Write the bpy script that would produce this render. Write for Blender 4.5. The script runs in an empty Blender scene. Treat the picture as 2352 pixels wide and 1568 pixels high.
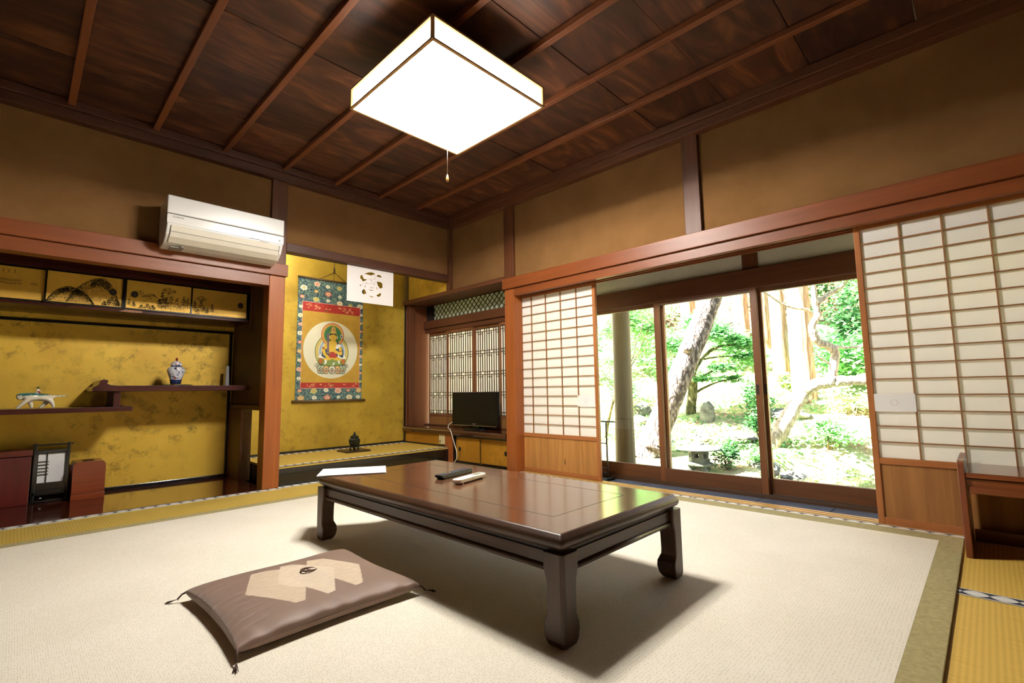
import bpy, bmesh, math, random
import numpy as np
from mathutils import Vector, Matrix
random.seed(7); rng = np.random.default_rng(7)
SC = bpy.context.scene; COL = SC.collection
R = math.radians
# ------------------------------------------------------------------ helpers
def srgb(h):
    h = h.lstrip('#'); o = []
    for i in (0, 2, 4):
        c = int(h[i:i+2], 16)/255
        o.append(c/12.92 if c <= .04045 else ((c+.055)/1.055)**2.4)
    return (*o, 1)
def new_mat(name):
    m = bpy.data.materials.new(name); m.use_nodes = True
    nt = m.node_tree; b = nt.nodes['Principled BSDF']
    return m, nt, b
def N(nt, t, **kw):
    n = nt.nodes.new(t)
    for k, v in kw.items():
        if k in n.inputs.keys(): n.inputs[k].default_value = v
        else: setattr(n, k, v)
    return n
def plain(name, col, rough=.5, metal=0, spec=.5, coat=0):
    m, nt, b = new_mat(name)
    b.inputs['Base Color'].default_value = srgb(col); b.inputs['Roughness'].default_value = rough
    b.inputs['Metallic'].default_value = metal; b.inputs['Specular IOR Level'].default_value = spec
    b.inputs['Coat Weight'].default_value = coat
    return m
def ramp(nt, stops):
    r = nt.nodes.new('ShaderNodeValToRGB'); e = r.color_ramp.elements
    while len(e) < len(stops): e.new(.5)
    for el, (p, c) in zip(e, stops): el.position = p; el.color = srgb(c) if isinstance(c, str) else c
    return r
def coords(nt, scale=(1,1,1), rot=(0,0,0)):
    tc = nt.nodes.new('ShaderNodeTexCoord'); mp = nt.nodes.new('ShaderNodeMapping')
    mp.inputs['Scale'].default_value = scale; mp.inputs['Rotation'].default_value = rot
    nt.links.new(tc.outputs['Object'], mp.inputs['Vector']); return mp
def bump(nt, b, src, strength=.1, dist=.002):
    n = nt.nodes.new('ShaderNodeBump'); n.inputs['Strength'].default_value = strength; n.inputs['Distance'].default_value = dist
    nt.links.new(src, n.inputs['Height']); nt.links.new(n.outputs['Normal'], b.inputs['Normal'])
def wood(name, c1, c2, axis='x', rough=.45, sc=1.0, spec=.4, coat=0, contrast=.5, det=5, figure=0):
    m, nt, b = new_mat(name)
    s = {'x': (.7, 16, 16), 'y': (16, .7, 16), 'z': (16, 16, .7)}[axis]
    mp = coords(nt, tuple(v*sc for v in s))
    n1 = N(nt, 'ShaderNodeTexNoise'); n1.inputs['Scale'].default_value = 1.6; n1.inputs['Detail'].default_value = det
    n1.inputs['Roughness'].default_value = .6; n1.inputs['Distortion'].default_value = .6+figure
    nt.links.new(mp.outputs[0], n1.inputs['Vector'])
    r = ramp(nt, [(.5-contrast/2, c2), (.5+contrast/2, c1)])
    nt.links.new(n1.outputs[0], r.inputs[0]); nt.links.new(r.outputs[0], b.inputs['Base Color'])
    b.inputs['Roughness'].default_value = rough; b.inputs['Specular IOR Level'].default_value = spec
    b.inputs['Coat Weight'].default_value = coat; b.inputs['Coat Roughness'].default_value = .12
    bump(nt, b, n1.outputs[0], .08, .001)
    return m
def noisy(name, c1, c2, scale=8, rough=.8, metal=0, spec=.3, lo=.35, hi=.65, bstr=0, det=6, bscale=None):
    m, nt, b = new_mat(name); mp = coords(nt)
    n = N(nt, 'ShaderNodeTexNoise'); n.inputs['Scale'].default_value = scale; n.inputs['Detail'].default_value = det
    n.inputs['Roughness'].default_value = .62
    nt.links.new(mp.outputs[0], n.inputs['Vector'])
    r = ramp(nt, [(lo, c2), (hi, c1)]); nt.links.new(n.outputs[0], r.inputs[0]); nt.links.new(r.outputs[0], b.inputs['Base Color'])
    b.inputs['Roughness'].default_value = rough; b.inputs['Metallic'].default_value = metal; b.inputs['Specular IOR Level'].default_value = spec
    if bstr:
        n2 = N(nt, 'ShaderNodeTexNoise'); n2.inputs['Scale'].default_value = bscale or scale*6; n2.inputs['Detail'].default_value = 4
        nt.links.new(mp.outputs[0], n2.inputs['Vector']); bump(nt, b, n2.outputs[0], bstr, .003)
    return m
class MB:
    def __init__(s): s.v = []; s.f = []; s.m = []; s.sm = []
    def add(s, vs, fs, mi=0, smooth=False):
        o = len(s.v); s.v += [tuple(p) for p in vs]
        for f in fs: s.f.append(tuple(o+i for i in f)); s.m.append(mi); s.sm.append(smooth)
        return s
    def box(s, x0, x1, y0, y1, z0, z1, mi=0):
        v = [(x, y, z) for z in (z0, z1) for y in (y0, y1) for x in (x0, x1)]
        return s.add(v, [(0,2,3,1),(4,5,7,6),(0,1,5,4),(2,6,7,3),(0,4,6,2),(1,3,7,5)], mi)
    def prism(s, poly, axis, a, b, mi=0, smooth=False):
        n = len(poly)
        def P(p, t): return {'x': (t, p[0], p[1]), 'y': (p[0], t, p[1]), 'z': (p[0], p[1], t)}[axis]
        v = [P(p, a) for p in poly]+[P(p, b) for p in poly]
        s.add(v, [tuple(range(n))[::-1], tuple(range(n, 2*n))], mi)
        return s.add(v, [(i, (i+1) % n, n+(i+1) % n, n+i) for i in range(n)], mi, smooth)
    def lathe(s, prof, c=(0,0,0), seg=32, mi=0, smooth=True, sx=1, sy=1, ph=0):
        v = []; f = []; k = len(prof)
        for j in range(seg):
            a = 2*math.pi*j/seg+ph
            for r, z in prof: v.append((c[0]+sx*r*math.cos(a), c[1]+sy*r*math.sin(a), c[2]+z))
        for j in range(seg):
            j2 = (j+1) % seg
            for i in range(k-1): f.append((j*k+i, j2*k+i, j2*k+i+1, j*k+i+1))
        s.add(v, f, mi, smooth)
        s.add([v[j*k] for j in range(seg)], [tuple(range(seg))[::-1]], mi); s.add([v[j*k+k-1] for j in range(seg)], [tuple(range(seg))], mi)
        return s
    def tube(s, pts, rad, seg=10, mi=0, smooth=True, cap=True):
        pts = [Vector(p) for p in pts]; n = len(pts)
        if not hasattr(rad, '__len__'): rad = [rad]*n
        up = Vector((0, 0, 1)); v = []; f = []; pu = None
        for i, p in enumerate(pts):
            t = (pts[min(i+1, n-1)]-pts[max(i-1, 0)])
            t = t.normalized() if t.length > 1e-9 else Vector((0, 0, 1))
            if pu is None:
                u = t.cross(up) if abs(t.z) < .95 else t.cross(Vector((1, 0, 0)))
            else: u = pu-t*pu.dot(t)
            u.normalize(); w = t.cross(u); pu = u
            for j in range(seg):
                a = 2*math.pi*j/seg; v.append(p+(u*math.cos(a)+w*math.sin(a))*rad[i])
        for i in range(n-1):
            for j in range(seg): f.append((i*seg+j, i*seg+(j+1) % seg, (i+1)*seg+(j+1) % seg, (i+1)*seg+j))
        s.add(v, f, mi, smooth)
        if cap: s.add(v[:seg], [tuple(range(seg))[::-1]], mi); s.add(v[-seg:], [tuple(range(seg))], mi)
        return s
    def flat(s, poly, y, mi=0):   # polygon in the x-z plane facing -y
        n = len(poly); c = (sum(p[0] for p in poly)/n, sum(p[1] for p in poly)/n)
        v = [(p[0], y, p[1]) for p in poly]
        return s.add(v, [tuple(range(n))], mi)
    def build(s, name, mats, parent=None, off=None, bevel=0, seg=2, subsurf=0, auto=False):
        if not isinstance(mats, (list, tuple)): mats = [mats]
        if off is None and parent is not None: off = parent.get('_o', (0, 0, 0))
        v = np.array(s.v, dtype=float)
        if off is not None: v = v-np.array(list(off))
        me = bpy.data.meshes.new(name); me.from_pydata([tuple(p) for p in v], [], s.f)
        for m in mats: me.materials.append(m)
        me.polygons.foreach_set('material_index', s.m); me.polygons.foreach_set('use_smooth', s.sm)
        bm = bmesh.new(); bm.from_mesh(me)
        if len(s.f) < 30000: bmesh.ops.remove_doubles(bm, verts=bm.verts, dist=1e-6); bmesh.ops.recalc_face_normals(bm, faces=bm.faces)
        bm.to_mesh(me); bm.free()
        me.update()
        o = bpy.data.objects.new(name, me); COL.objects.link(o)
        if parent is not None: o.parent = parent
        if bevel:
            md = o.modifiers.new('bevel', 'BEVEL'); md.width = bevel; md.segments = seg; md.limit_method = 'ANGLE'; md.angle_limit = R(40)
        if subsurf:
            md = o.modifiers.new('sub', 'SUBSURF'); md.levels = subsurf; md.render_levels = subsurf
        return o
def tag(o, label=None, cat=None, group=None, kind=None):
    if label: o['label'] = label
    if cat: o['category'] = cat
    if group: o['group'] = group
    if kind: o['kind'] = kind
    return o
def thing(name, label, cat, loc=(0,0,0), rz=0, group=None, local=False, kind=None):
    o = bpy.data.objects.new(name, None); COL.objects.link(o); o.empty_display_size = .05
    o.location = loc; o.rotation_euler = (0, 0, rz)
    o['_o'] = (0.0, 0.0, 0.0) if local else tuple(float(c) for c in loc)
    return tag(o, label, cat, group, kind)
_tn = [0]
def trim(mb, mat, bevel=.003, label=None, seg=2):
    _tn[0] += 1
    return tag(mb.build('trim_%d' % _tn[0], mat, bevel=bevel, seg=seg), label, 'trim' if label else None, kind='structure')
def struct(name, mb, mat, label=None, cat=None, bevel=0):
    return tag(mb.build(name, mat, bevel=bevel), label, cat, kind='structure')
def copy_tree(o, parent=None):
    c = o.copy(); COL.objects.link(c)
    if parent is not None: c.parent = parent
    for ch in list(o.children): copy_tree(ch, c)
    return c
# ------------------------------------------------------------------ dimensions (metres; camera stands over the origin)
XB, YA, ZC = 3.434, 4.343, 2.656
XF, YF = 3.404, 4.313
# ------------------------------------------------------------------ materials
WX = wood('cedar_x', '#80441e', '#663314', 'x', .42); WY = wood('cedar_y', '#80441e', '#663314', 'y', .42); WZ = wood('cedar_z', '#a05a26', '#82441c', 'z', .42)
DX = wood('dark_cedar_x', '#52301e', '#3c2014', 'x', .5); DY = wood('dark_cedar_y', '#643a22', '#4a2a18', 'y', .5); DZ = wood('dark_cedar_z', '#643a20', '#4c2a16', 'z', .5)
LQ = wood('dark_lacquer_x', '#4a1f18', '#321410', 'x', .3, coat=.3); LQZ = wood('dark_lacquer_z', '#4a1f18', '#321410', 'z', .3, coat=.3)
BLK = plain('black_lacquer', '#15110f', .25, coat=.4)
BLKM = plain('black_paint', '#161413', .45)
PLASTER = noisy('ochre_plaster', '#7c5a36', '#71512e', 3, .95, spec=.1, bstr=.25, bscale=260)
DPL = noisy('dark_earth_plaster', '#4e3a26', '#443220', 3, .95, spec=.1, bstr=.25, bscale=260)  # dark tone for the unseen walls, chosen to cut bounced light
PLW = noisy('white_plaster', '#d6d4c8', '#c8c6ba', 2, .95, spec=.1)
PAPER = None
def paper_mat(name, col, tr=.35):
    m, nt, b = new_mat(name)
    b.inputs['Base Color'].default_value = srgb(col); b.inputs['Roughness'].default_value = .9; b.inputs['Specular IOR Level'].default_value = .1
    t = N(nt, 'ShaderNodeBsdfTranslucent'); t.inputs[0].default_value = srgb(col)
    mx = N(nt, 'ShaderNodeMixShader'); mx.inputs[0].default_value = tr
    nt.links.new(b.outputs[0], mx.inputs[1]); nt.links.new(t.outputs[0], mx.inputs[2])
    nt.links.new(mx.outputs[0], nt.nodes['Material Output'].inputs[0]); return m
SHOJI = paper_mat('shoji_paper', '#faf7f2', .28)
WHITE = plain('white_paper', '#f5f3f0', .8, spec=.2)
def gold_mat(name, c1, c2, blotch, rough=.42, metal=.45, amt=.5, seams=False):
    m, nt, b = new_mat(name); mp = coords(nt)
    n = N(nt, 'ShaderNodeTexNoise'); n.inputs['Scale'].default_value = 2.3; n.inputs['Detail'].default_value = 3; nt.links.new(mp.outputs[0], n.inputs['Vector'])
    r = ramp(nt, [(.3, c2), (.7, c1)]); nt.links.new(n.outputs[0], r.inputs[0])
    n2 = N(nt, 'ShaderNodeTexNoise'); n2.inputs['Scale'].default_value = 11; n2.inputs['Detail'].default_value = 9; n2.inputs['Roughness'].default_value = .72
    nt.links.new(mp.outputs[0], n2.inputs['Vector'])
    r2 = ramp(nt, [(.50, (0,0,0,1)), (.66, (1,1,1,1))]); nt.links.new(n2.outputs[0], r2.inputs[0])
    n3 = N(nt, 'ShaderNodeTexNoise'); n3.inputs['Scale'].default_value = 1.4; n3.inputs['Detail'].default_value = 2; nt.links.new(mp.outputs[0], n3.inputs['Vector'])
    r3 = ramp(nt, [(.36, (.12,.12,.12,1)), (.60, (1,1,1,1))]); nt.links.new(n3.outputs[0], r3.inputs[0])
    mu = N(nt, 'ShaderNodeMath', operation='MULTIPLY'); nt.links.new(r2.outputs[0], mu.inputs[0]); nt.links.new(r3.outputs[0], mu.inputs[1])
    mu2 = N(nt, 'ShaderNodeMath', operation='MULTIPLY'); nt.links.new(mu.outputs[0], mu2.inputs[0]); mu2.inputs[1].default_value = amt
    mx = N(nt, 'ShaderNodeMix', data_type='RGBA'); nt.links.new(mu2.outputs[0], mx.inputs[0]); nt.links.new(r.outputs[0], mx.inputs[6]); mx.inputs[7].default_value = srgb(blotch)
    nt.links.new(mx.outputs[2], b.inputs['Base Color'])
    b.inputs['Metallic'].default_value = metal; b.inputs['Roughness'].default_value = rough
    n4 = N(nt, 'ShaderNodeTexNoise'); n4.inputs['Scale'].default_value = 5; nt.links.new(mp.outputs[0], n4.inputs['Vector']); bump(nt, b, n4.outputs[0], .25, .012)
    return m
GOLD = gold_mat('aged_gold_leaf', '#f0c648', '#d8aa38', '#6a4c14', amt=.8, metal=.25, rough=.5)
GOLDT = gold_mat('gold_leaf', '#d6b444', '#ae9030', '#6a5420', amt=.5, metal=.35)
GOLDP = gold_mat('gold_paper', '#dcae44', '#c89a38', '#8a6420', amt=.25, metal=.3, rough=.5)
GOLDD = gold_mat('brown_gold_paper', '#b88420', '#9a6c18', '#5e4010', amt=.4, metal=.2, rough=.55)
def tatami_mat(name, c1, c2, axis):
    m, nt, b = new_mat(name)
    mp = coords(nt, (1, 1, 1))
    w = N(nt, 'ShaderNodeTexWave', wave_type='BANDS', bands_direction=axis.upper()); w.inputs['Scale'].default_value = 21; w.inputs['Distortion'].default_value = .25; w.inputs['Detail'].default_value = 1
    nt.links.new(mp.outputs[0], w.inputs['Vector'])
    mp2 = coords(nt, (500, 5, 1) if axis == 'y' else (5, 500, 1))
    n = N(nt, 'ShaderNodeTexNoise'); n.inputs['Scale'].default_value = 1; n.inputs['Detail'].default_value = 3; nt.links.new(mp2.outputs[0], n.inputs['Vector'])
    mul = N(nt, 'ShaderNodeMath', operation='MULTIPLY_ADD'); nt.links.new(w.outputs[1], mul.inputs[0]); mul.inputs[1].default_value = .3; 
    nt.links.new(n.outputs[0], mul.inputs[2])
    r = ramp(nt, [(.3, c2), (.9, c1)]); nt.links.new(mul.outputs[0], r.inputs[0]); nt.links.new(r.outputs[0], b.inputs['Base Color'])
    b.inputs['Roughness'].default_value = .55; b.inputs['Specular IOR Level'].default_value = .35
    bump(nt, b, mul.outputs[0], .3, .002); return m
TAT_X = tatami_mat('tatami_weave_x', '#d2b458', '#b2923e', 'x'); TAT_Y = tatami_mat('tatami_weave_y', '#e4be5c', '#c89e44', 'y')
def heri_mat(name, axis, period=.075):
    m, nt, b = new_mat(name); tc = N(nt, 'ShaderNodeTexCoord'); sp = N(nt, 'ShaderNodeSeparateXYZ'); nt.links.new(tc.outputs['Object'], sp.inputs[0])
    A, B = (sp.outputs['X'], sp.outputs['Y']) if axis == 'x' else (sp.outputs['Y'], sp.outputs['X'])
    def mth(op, a, b_=None):
        n = N(nt, 'ShaderNodeMath', operation=op)
        for i, q in enumerate((a, b_)):
            if q is None: continue
            if isinstance(q, (int, float)): n.inputs[i].default_value = q
            else: nt.links.new(q, n.inputs[i])
        return n.outputs[0]
    ph = mth('MULTIPLY', A, math.pi/period)
    s = mth('ABSOLUTE', mth('SINE', ph)); env = mth('MULTIPLY', mth('POWER', s, .7), .027)
    d = mth('ABSOLUTE', B)
    inside = mth('LESS_THAN', d, env); ring = mth('LESS_THAN', mth('ABSOLUTE', mth('SUBTRACT', d, mth('MULTIPLY', env, .45))), .0025)
    edge = mth('GREATER_THAN', d, .031)
    wht = mth('MAXIMUM', mth('SUBTRACT', inside, mth('MULTIPLY', ring, .35)), edge)
    n = N(nt, 'ShaderNodeTexNoise'); n.inputs['Scale'].default_value = 400; nt.links.new(tc.outputs['Object'], n.inputs['Vector'])
    r = ramp(nt, [(.1, '#20202a'), (.95, '#e8e4dc')]); nt.links.new(wht, r.inputs[0]); nt.links.new(r.outputs[0], b.inputs['Base Color'])
    b.inputs['Roughness'].default_value = .85; bump(nt, b, n.outputs[0], .2, .001); return m
HERI_X = heri_mat('border_brocade_x', 'x'); HERI_Y = heri_mat('border_brocade_y', 'y')
def carpet_mat():
    m, nt, b = new_mat('woven_carpet'); tc = N(nt, 'ShaderNodeTexCoord')
    mp = N(nt, 'ShaderNodeMapping'); nt.links.new(tc.outputs['Object'], mp.inputs['Vector'])
    v = N(nt, 'ShaderNodeTexVoronoi', feature='F1'); v.inputs['Scale'].default_value = 95; v.inputs['Randomness'].default_value = .4
    mp.inputs['Scale'].default_value = (1.75, 1.0, 1); nt.links.new(mp.outputs[0], v.inputs['Vector'])
    n = N(nt, 'ShaderNodeTexNoise'); n.inputs['Scale'].default_value = 2.5; n.inputs['Detail'].default_value = 6; nt.links.new(tc.outputs['Object'], n.inputs['Vector'])
    r = ramp(nt, [(.3, '#ebe2ce'), (.7, '#f3ebda')]); nt.links.new(n.outputs[0], r.inputs[0])
    r2 = ramp(nt, [(.10, (0,0,0,1)), (.26, (1,1,1,1))]); nt.links.new(v.outputs['Distance'], r2.inputs[0])
    mx = N(nt, 'ShaderNodeMix', data_type='RGBA'); nt.links.new(r2.outputs[0], mx.inputs[0]); mx.inputs[6].default_value = srgb('#c2b596'); nt.links.new(r.outputs[0], mx.inputs[7])
    nt.links.new(mx.outputs[2], b.inputs['Base Color']); b.inputs['Roughness'].default_value = .95; b.inputs['Specular IOR Level'].default_value = .1
    bump(nt, b, r2.outputs[0], .35, .003); return m
CARPET = carpet_mat(); BIND = noisy('carpet_binding', '#b0a274', '#9c8f64', 60, .9, spec=.1)

# ------------------------------------------------------------------ camera
def camera():
    p, ro, ya = R(5.826988), R(-.85703484), R(45.62566297)
    cz, sz = math.cos(ya), math.sin(ya)
    F = Vector((sz*math.cos(p), cz*math.cos(p), math.sin(p))); R0 = Vector((cz, -sz, 0)); U0 = R0.cross(F)
    Rr = math.cos(ro)*R0+math.sin(ro)*U0; U = -math.sin(ro)*R0+math.cos(ro)*U0
    cam = bpy.data.cameras.new('camera'); cam.sensor_width = 36; cam.lens = 1110.678*36/2352; cam.clip_start = .02; cam.clip_end = 300
    o = bpy.data.objects.new('camera', cam); COL.objects.link(o)
    o.matrix_world = Matrix(((Rr.x, U.x, -F.x, 0), (Rr.y, U.y, -F.y, 0), (Rr.z, U.z, -F.z, .78), (0, 0, 0, 1)))
    SC.camera = o
camera()
# ------------------------------------------------------------------ room shell
XL, YN = -1.35, -1.9           # walls behind and left of the camera
FLOORM = noisy('subfloor', '#b08a48', '#9a783c', 5, .7)
struct('floor', MB().box(XL, XB+.05, YN, YA+1.1, -.12, -.055), FLOORM)
CEILW, nt, b = new_mat('ceiling_boards'); mp = coords(nt)
def mnode(op, a, c=None):
    n = N(nt, 'ShaderNodeMath', operation=op)
    for i_, q_ in enumerate((a, c)):
        if q_ is None: continue
        if isinstance(q_, (int, float)): n.inputs[i_].default_value = q_
        else: nt.links.new(q_, n.inputs[i_])
    return n.outputs[0]
sp = N(nt, 'ShaderNodeSeparateXYZ'); nt.links.new(mp.outputs[0], sp.inputs[0])
cb_v = N(nt, 'ShaderNodeCombineXYZ'); nt.links.new(mnode('FLOOR', mnode('DIVIDE', mnode('SUBTRACT', sp.outputs['X'], .14), .464)), cb_v.inputs[0]); nt.links.new(mnode('FLOOR', mnode('DIVIDE', mnode('SUBTRACT', sp.outputs['Y'], 5.25), .513)), cb_v.inputs[1])
wn = N(nt, 'ShaderNodeTexWhiteNoise'); nt.links.new(cb_v.outputs[0], wn.inputs['Vector'])
ad_ = N(nt, 'ShaderNodeVectorMath', operation='ADD'); sc_ = N(nt, 'ShaderNodeVectorMath', operation='MULTIPLY'); nt.links.new(mp.outputs[0], sc_.inputs[0]); sc_.inputs[1].default_value = (1.4, 5.5, 1); nt.links.new(sc_.outputs[0], ad_.inputs[0]); nt.links.new(wn.outputs['Color'], ad_.inputs[1])
fn_ = N(nt, 'ShaderNodeTexNoise'); fn_.inputs['Scale'].default_value = 1.1; fn_.inputs['Detail'].default_value = 8; fn_.inputs['Roughness'].default_value = .52; fn_.inputs['Distortion'].default_value = 2.0; nt.links.new(ad_.outputs[0], fn_.inputs['Vector'])
fr0 = ramp(nt, [(.3, '#33190f'), (.5, '#4c2a1a'), (.72, '#7a4a2a')]); nt.links.new(fn_.outputs[0], fr0.inputs[0])
hv = N(nt, 'ShaderNodeHueSaturation'); nt.links.new(fr0.outputs[0], hv.inputs['Color']); nt.links.new(mnode('ADD', mnode('MULTIPLY', wn.outputs['Value'], .5), .62), hv.inputs['Value']); nt.links.new(hv.outputs[0], b.inputs['Base Color']); b.inputs['Roughness'].default_value = .5
# ceiling boards: overlapping strips along x
cb = MB(); ys = [5.25-.513*k for k in range(15)]
for k, y in enumerate(ys):
    dz = .004*(k % 2)
    cb.box(XL, XB+.06, y-.51, y, 2.776+dz, 2.80+dz)
struct('ceiling', cb, CEILW, bevel=.002)
BATW = wood('ceiling_batten', '#804a2a', '#5e341c', 'y', .45)
for i, x in enumerate([-1.23, -.77, -.315, .14, .602, 1.065, 1.532, 1.994, 2.452, 2.912]):
    trim(MB().box(x-.02, x+.02, YN, YA-.07, 2.738, 2.776), BATW, .004)
struct('wall_back', MB().box(XL, 1.46, YA, YA+.06, 1.9, 2.80).box(1.58, XB+.06, YA, YA+.06, 2.10, 2.80), PLASTER)
struct('wall_right', MB().box(XB, XB+.06, YN, 3.31, 1.9, 2.80).box(XB, XB+.06, 3.42, YA, 1.93, 2.80), PLASTER)
struct('wall_right_infill', MB().box(3.50, 3.56, YN, -.45, 0, 1.75), PLASTER)  # unseen infill added beyond the paper door to block daylight
struct('wall_left', MB().box(XL-.08, XL, YN, YA+1.1, -.05, 2.80), DPL)
struct('wall_front', MB().box(XL, XB+.6, YN-.08, YN, -.05, 2.80), DPL)
# pillars, beams
trim(MB().box(1.455, 1.587, YF, YF+.135, 1.80, ZC+.02), DZ, .004)
trim(MB().box(1.455, 1.587, YF, YF+.135, 0, 1.80), WZ, .006, 'square reddish cedar pillar between the shelf alcove and the scroll alcove')
trim(MB().box(XF, XF+.125, 3.297, 3.428, 1.80, ZC+.02), DZ, .004)
trim(MB().box(XF, XF+.125, 3.297, 3.428, 0, 1.80), WZ, .006, 'square cedar pillar left of the small paper door')
trim(MB().box(XF, XB+.02, 1.39, 1.515, 1.9, ZC+.02), DZ, .005)
trim(MB().box(XB-.045, XB+.02, YA-.045, YA+.02, 1.93, ZC+.02), DZ, .004)
# ceiling border
trim(MB().box(XL, XB, YA-.072, YA+.02, 2.650, 2.716).box(XL, XB, YA-.095, YA, 2.716, 2.776), DX, .004)
trim(MB().box(XB-.072, XB+.02, YN, YA, 2.650, 2.716).box(XB-.095, XB, YN, YA, 2.716, 2.776), DY, .004)
# nageshi / kamoi, left wall
trim(MB().box(XL, 1.60, YF-.022, YF+.04, 1.800, 1.905), WX, .004, 'long horizontal cedar rail under the air conditioner')
trim(MB().box(XL, 1.455, YF, YF+.11, 1.705, 1.800), WX, .003)
trim(MB().box(1.587, XB, YA-.03, YA+.07, 2.033, 2.112), DX, .004)
# nageshi / kamoi, right wall
trim(MB().box(XF-.022, XF+.04, YN, 3.44, 1.797, 1.907), WY, .004, 'long horizontal cedar rail over the sliding doors')
kb = MB().box(XF, XF+.05, YN, 3.297, 1.722, 1.797).box(XF+.05, XF+.17, YN, 3.297, 1.745, 1.797)
kb.box(XF+.095, XF+.105, YN, 3.297, 1.722, 1.745).box(XF+.15, XF+.17, YN, 3.297, 1.722, 1.745)
trim(kb, WY, .002)
SILLW = wood('sill_wood', '#d0a860', '#b08840', 'y', .35)
sb = MB().box(3.462, 3.572, YN, 3.297, -.05, -.004)
for a in (3.462, 3.497, 3.512, 3.547, 3.56): sb.box(a, a+.012, YN, 3.297, -.004, .004)
trim(sb, SILLW, 0, 'pale grooved wooden sill under the sliding paper doors')
# ------------------------------------------------------------------ left shelf alcove
ALC_F = wood('polished_alcove_floor', '#5e2a18', '#42190e', 'x', .08, spec=.6, coat=.8)
struct('floor_alcove', MB().box(XL, 1.5, YF+.02, 5.32, -.05, .004), ALC_F)
struct('wall_alcove_back', MB().box(XL, 1.58, 5.30, 5.36, 0, 2.6), GOLD)
trim(MB().box(XL, 1.47, 5.280, 5.30, .004, .034), BLK, .002)
trim(MB().box(XL, 1.47, 5.285, 5.30, 1.375, 1.40), BLK, .002)
trim(MB().box(1.435, 1.46, 5.275, 5.30, .034, 1.375), BLK, .002)
struct('ceiling_alcove', MB().box(XL, 1.47, YF+.1, 5.34, 1.86, 1.9), DX)
SIDEW = noisy('shaded_gold_plaster', '#5e4220', '#4a3418', 4, .7)  # gold plaster colour darkened to carry the shade on this wall
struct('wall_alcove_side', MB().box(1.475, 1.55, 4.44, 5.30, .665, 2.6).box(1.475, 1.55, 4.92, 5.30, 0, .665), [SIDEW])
trim(MB().box(1.46, 1.56, 4.44, 5.30, .645, .69), LQ, .003)
trim(MB().box(1.455, 1.475, 4.915, 5.28, .004, .645), DZ, .002)
trim(MB().box(1.455, 1.48, 4.755, 4.785, 1.36, 1.86), DZ, .002)
# ------------------------------------------------------------------ scroll alcove (tokonoma)
struct('floor_tokonoma', MB().box(1.56, XB+.02, YA+.03, 5.29, 0, .142), BLK)
trim(MB().box(1.56, XB, YA+.02, YA+.075, 0, .147), BLK, .004, 'black lacquered step edge below the raised scroll alcove')
struct('wall_tokonoma_back', MB().box(1.5, XB+.06, 5.27, 5.30, .12, 2.66), GOLDT)
trim(MB().box(1.56, XB, 5.252, 5.27, .165, .188), BLK, .002)
trim(MB().box(XB-.016, XB+.004, 5.25, 5.27, .18, 2.6), BLK, .002)
trim(MB().box(XB-.03, XB+.012, 5.195, 5.25, 1.935, 2.6), wood('grey_post', '#6e5a30', '#5a4824', 'z', .5), .003)
struct('wall_tokonoma_side', MB().box(XB, XB+.05, YA+.02, 5.27, 1.935, 2.62), GOLDT)
struct('ceiling_tokonoma', MB().box(1.5, XB+.05, YA+.06, 5.30, 2.6, 2.66), DX)
tm = thing('raised_tatami', 'narrow tatami mat covering the raised floor of the scroll alcove', 'tatami mat', (2.5, 4.8, .147))
MB().box(1.565, XB-.01, YA+.028, 5.248, .147, .163).build('mat_body', TAT_X, tm)
def heri(x0, x1, y0, y1, z, axis, parent, th=.004):
    cx, cy = (x0+x1)/2, (y0+y1)/2
    o = MB().box(x0-cx, x1-cx, y0-cy, y1-cy, 0, th).build('cloth_border', HERI_X if axis == 'x' else HERI_Y, None, None)
    o.parent = parent; p = parent.get('_o'); o.location = (cx-p[0], cy-p[1], z-p[2]); return o
heri(1.57, XB-.012, YA+.026, YA+.085, .1625, 'x', tm); heri(1.57, XB-.012, 5.20, 5.248, .1625, 'x', tm)
# hidden tube light behind the hanging lintel
tl = thing('tube_light', 'slim fluorescent tube light hidden behind the lintel of the scroll alcove', 'lamp', (1.95, 4.47, 2.3))
em, nt, b = new_mat('tube_glow'); b.inputs['Emission Color'].default_value = (1, .95, .8, 1); b.inputs['Emission Strength'].default_value = 380
MB().box(1.68, 2.08, 4.455, 4.50, 2.31, 2.33).build('housing', plain('tube_housing', '#d8d8d4'), tl)
MB().tube([(1.70, 4.477, 2.295), (2.06, 4.477, 2.295)], .013, 10).build('tube', em, tl)
MB().box(1.72, 1.75, 4.413, 4.46, 2.31, 2.33).build('bracket', plain('tube_bracket', '#b0b0ac'), tl)
# ------------------------------------------------------------------ window bay on the right of the scroll alcove
trim(MB().box(XF-.012, XB+.06, 3.43, 5.262, 1.888, 1.936), DY, .003)
trim(MB().box(XB, 3.79, 5.25, 5.29, 0, 1.89), wood('bay_side_wood', '#7c4a2a', '#64381e', 'z', .5), .003)
trim(MB().box(XB+.02, XB+.11, 5.20, 5.25, .36, 1.888), DZ, .003)
trim(MB().box(3.52, 3.79, 3.40, 3.44, 0, 1.89), DZ, .003)
struct('ceiling_bay', MB().box(XB+.05, 3.82, 3.4, 5.29, 1.905, 1.95), DY)
struct('floor_bay', MB().box(XB+.03, 3.82, 3.4, 5.29, -.05, .0), DY)
struct('wall_bay_outer', MB().box(3.76, 3.82, 3.4, 5.29, -.1, .36).box(3.76, 3.82, 3.4, 5.29, 1.905, 2.8), PLW)
trim(MB().box(3.70, 3.79, 3.44, 5.25, 1.60, 1.70), DY, .003)
trim(MB().box(3.725, 3.79, 3.44, 5.25, 1.545, 1.60), DY, .003)
trim(MB().box(3.72, 3.79, 3.44, 5.25, .36, .375), DY, .002)
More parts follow.
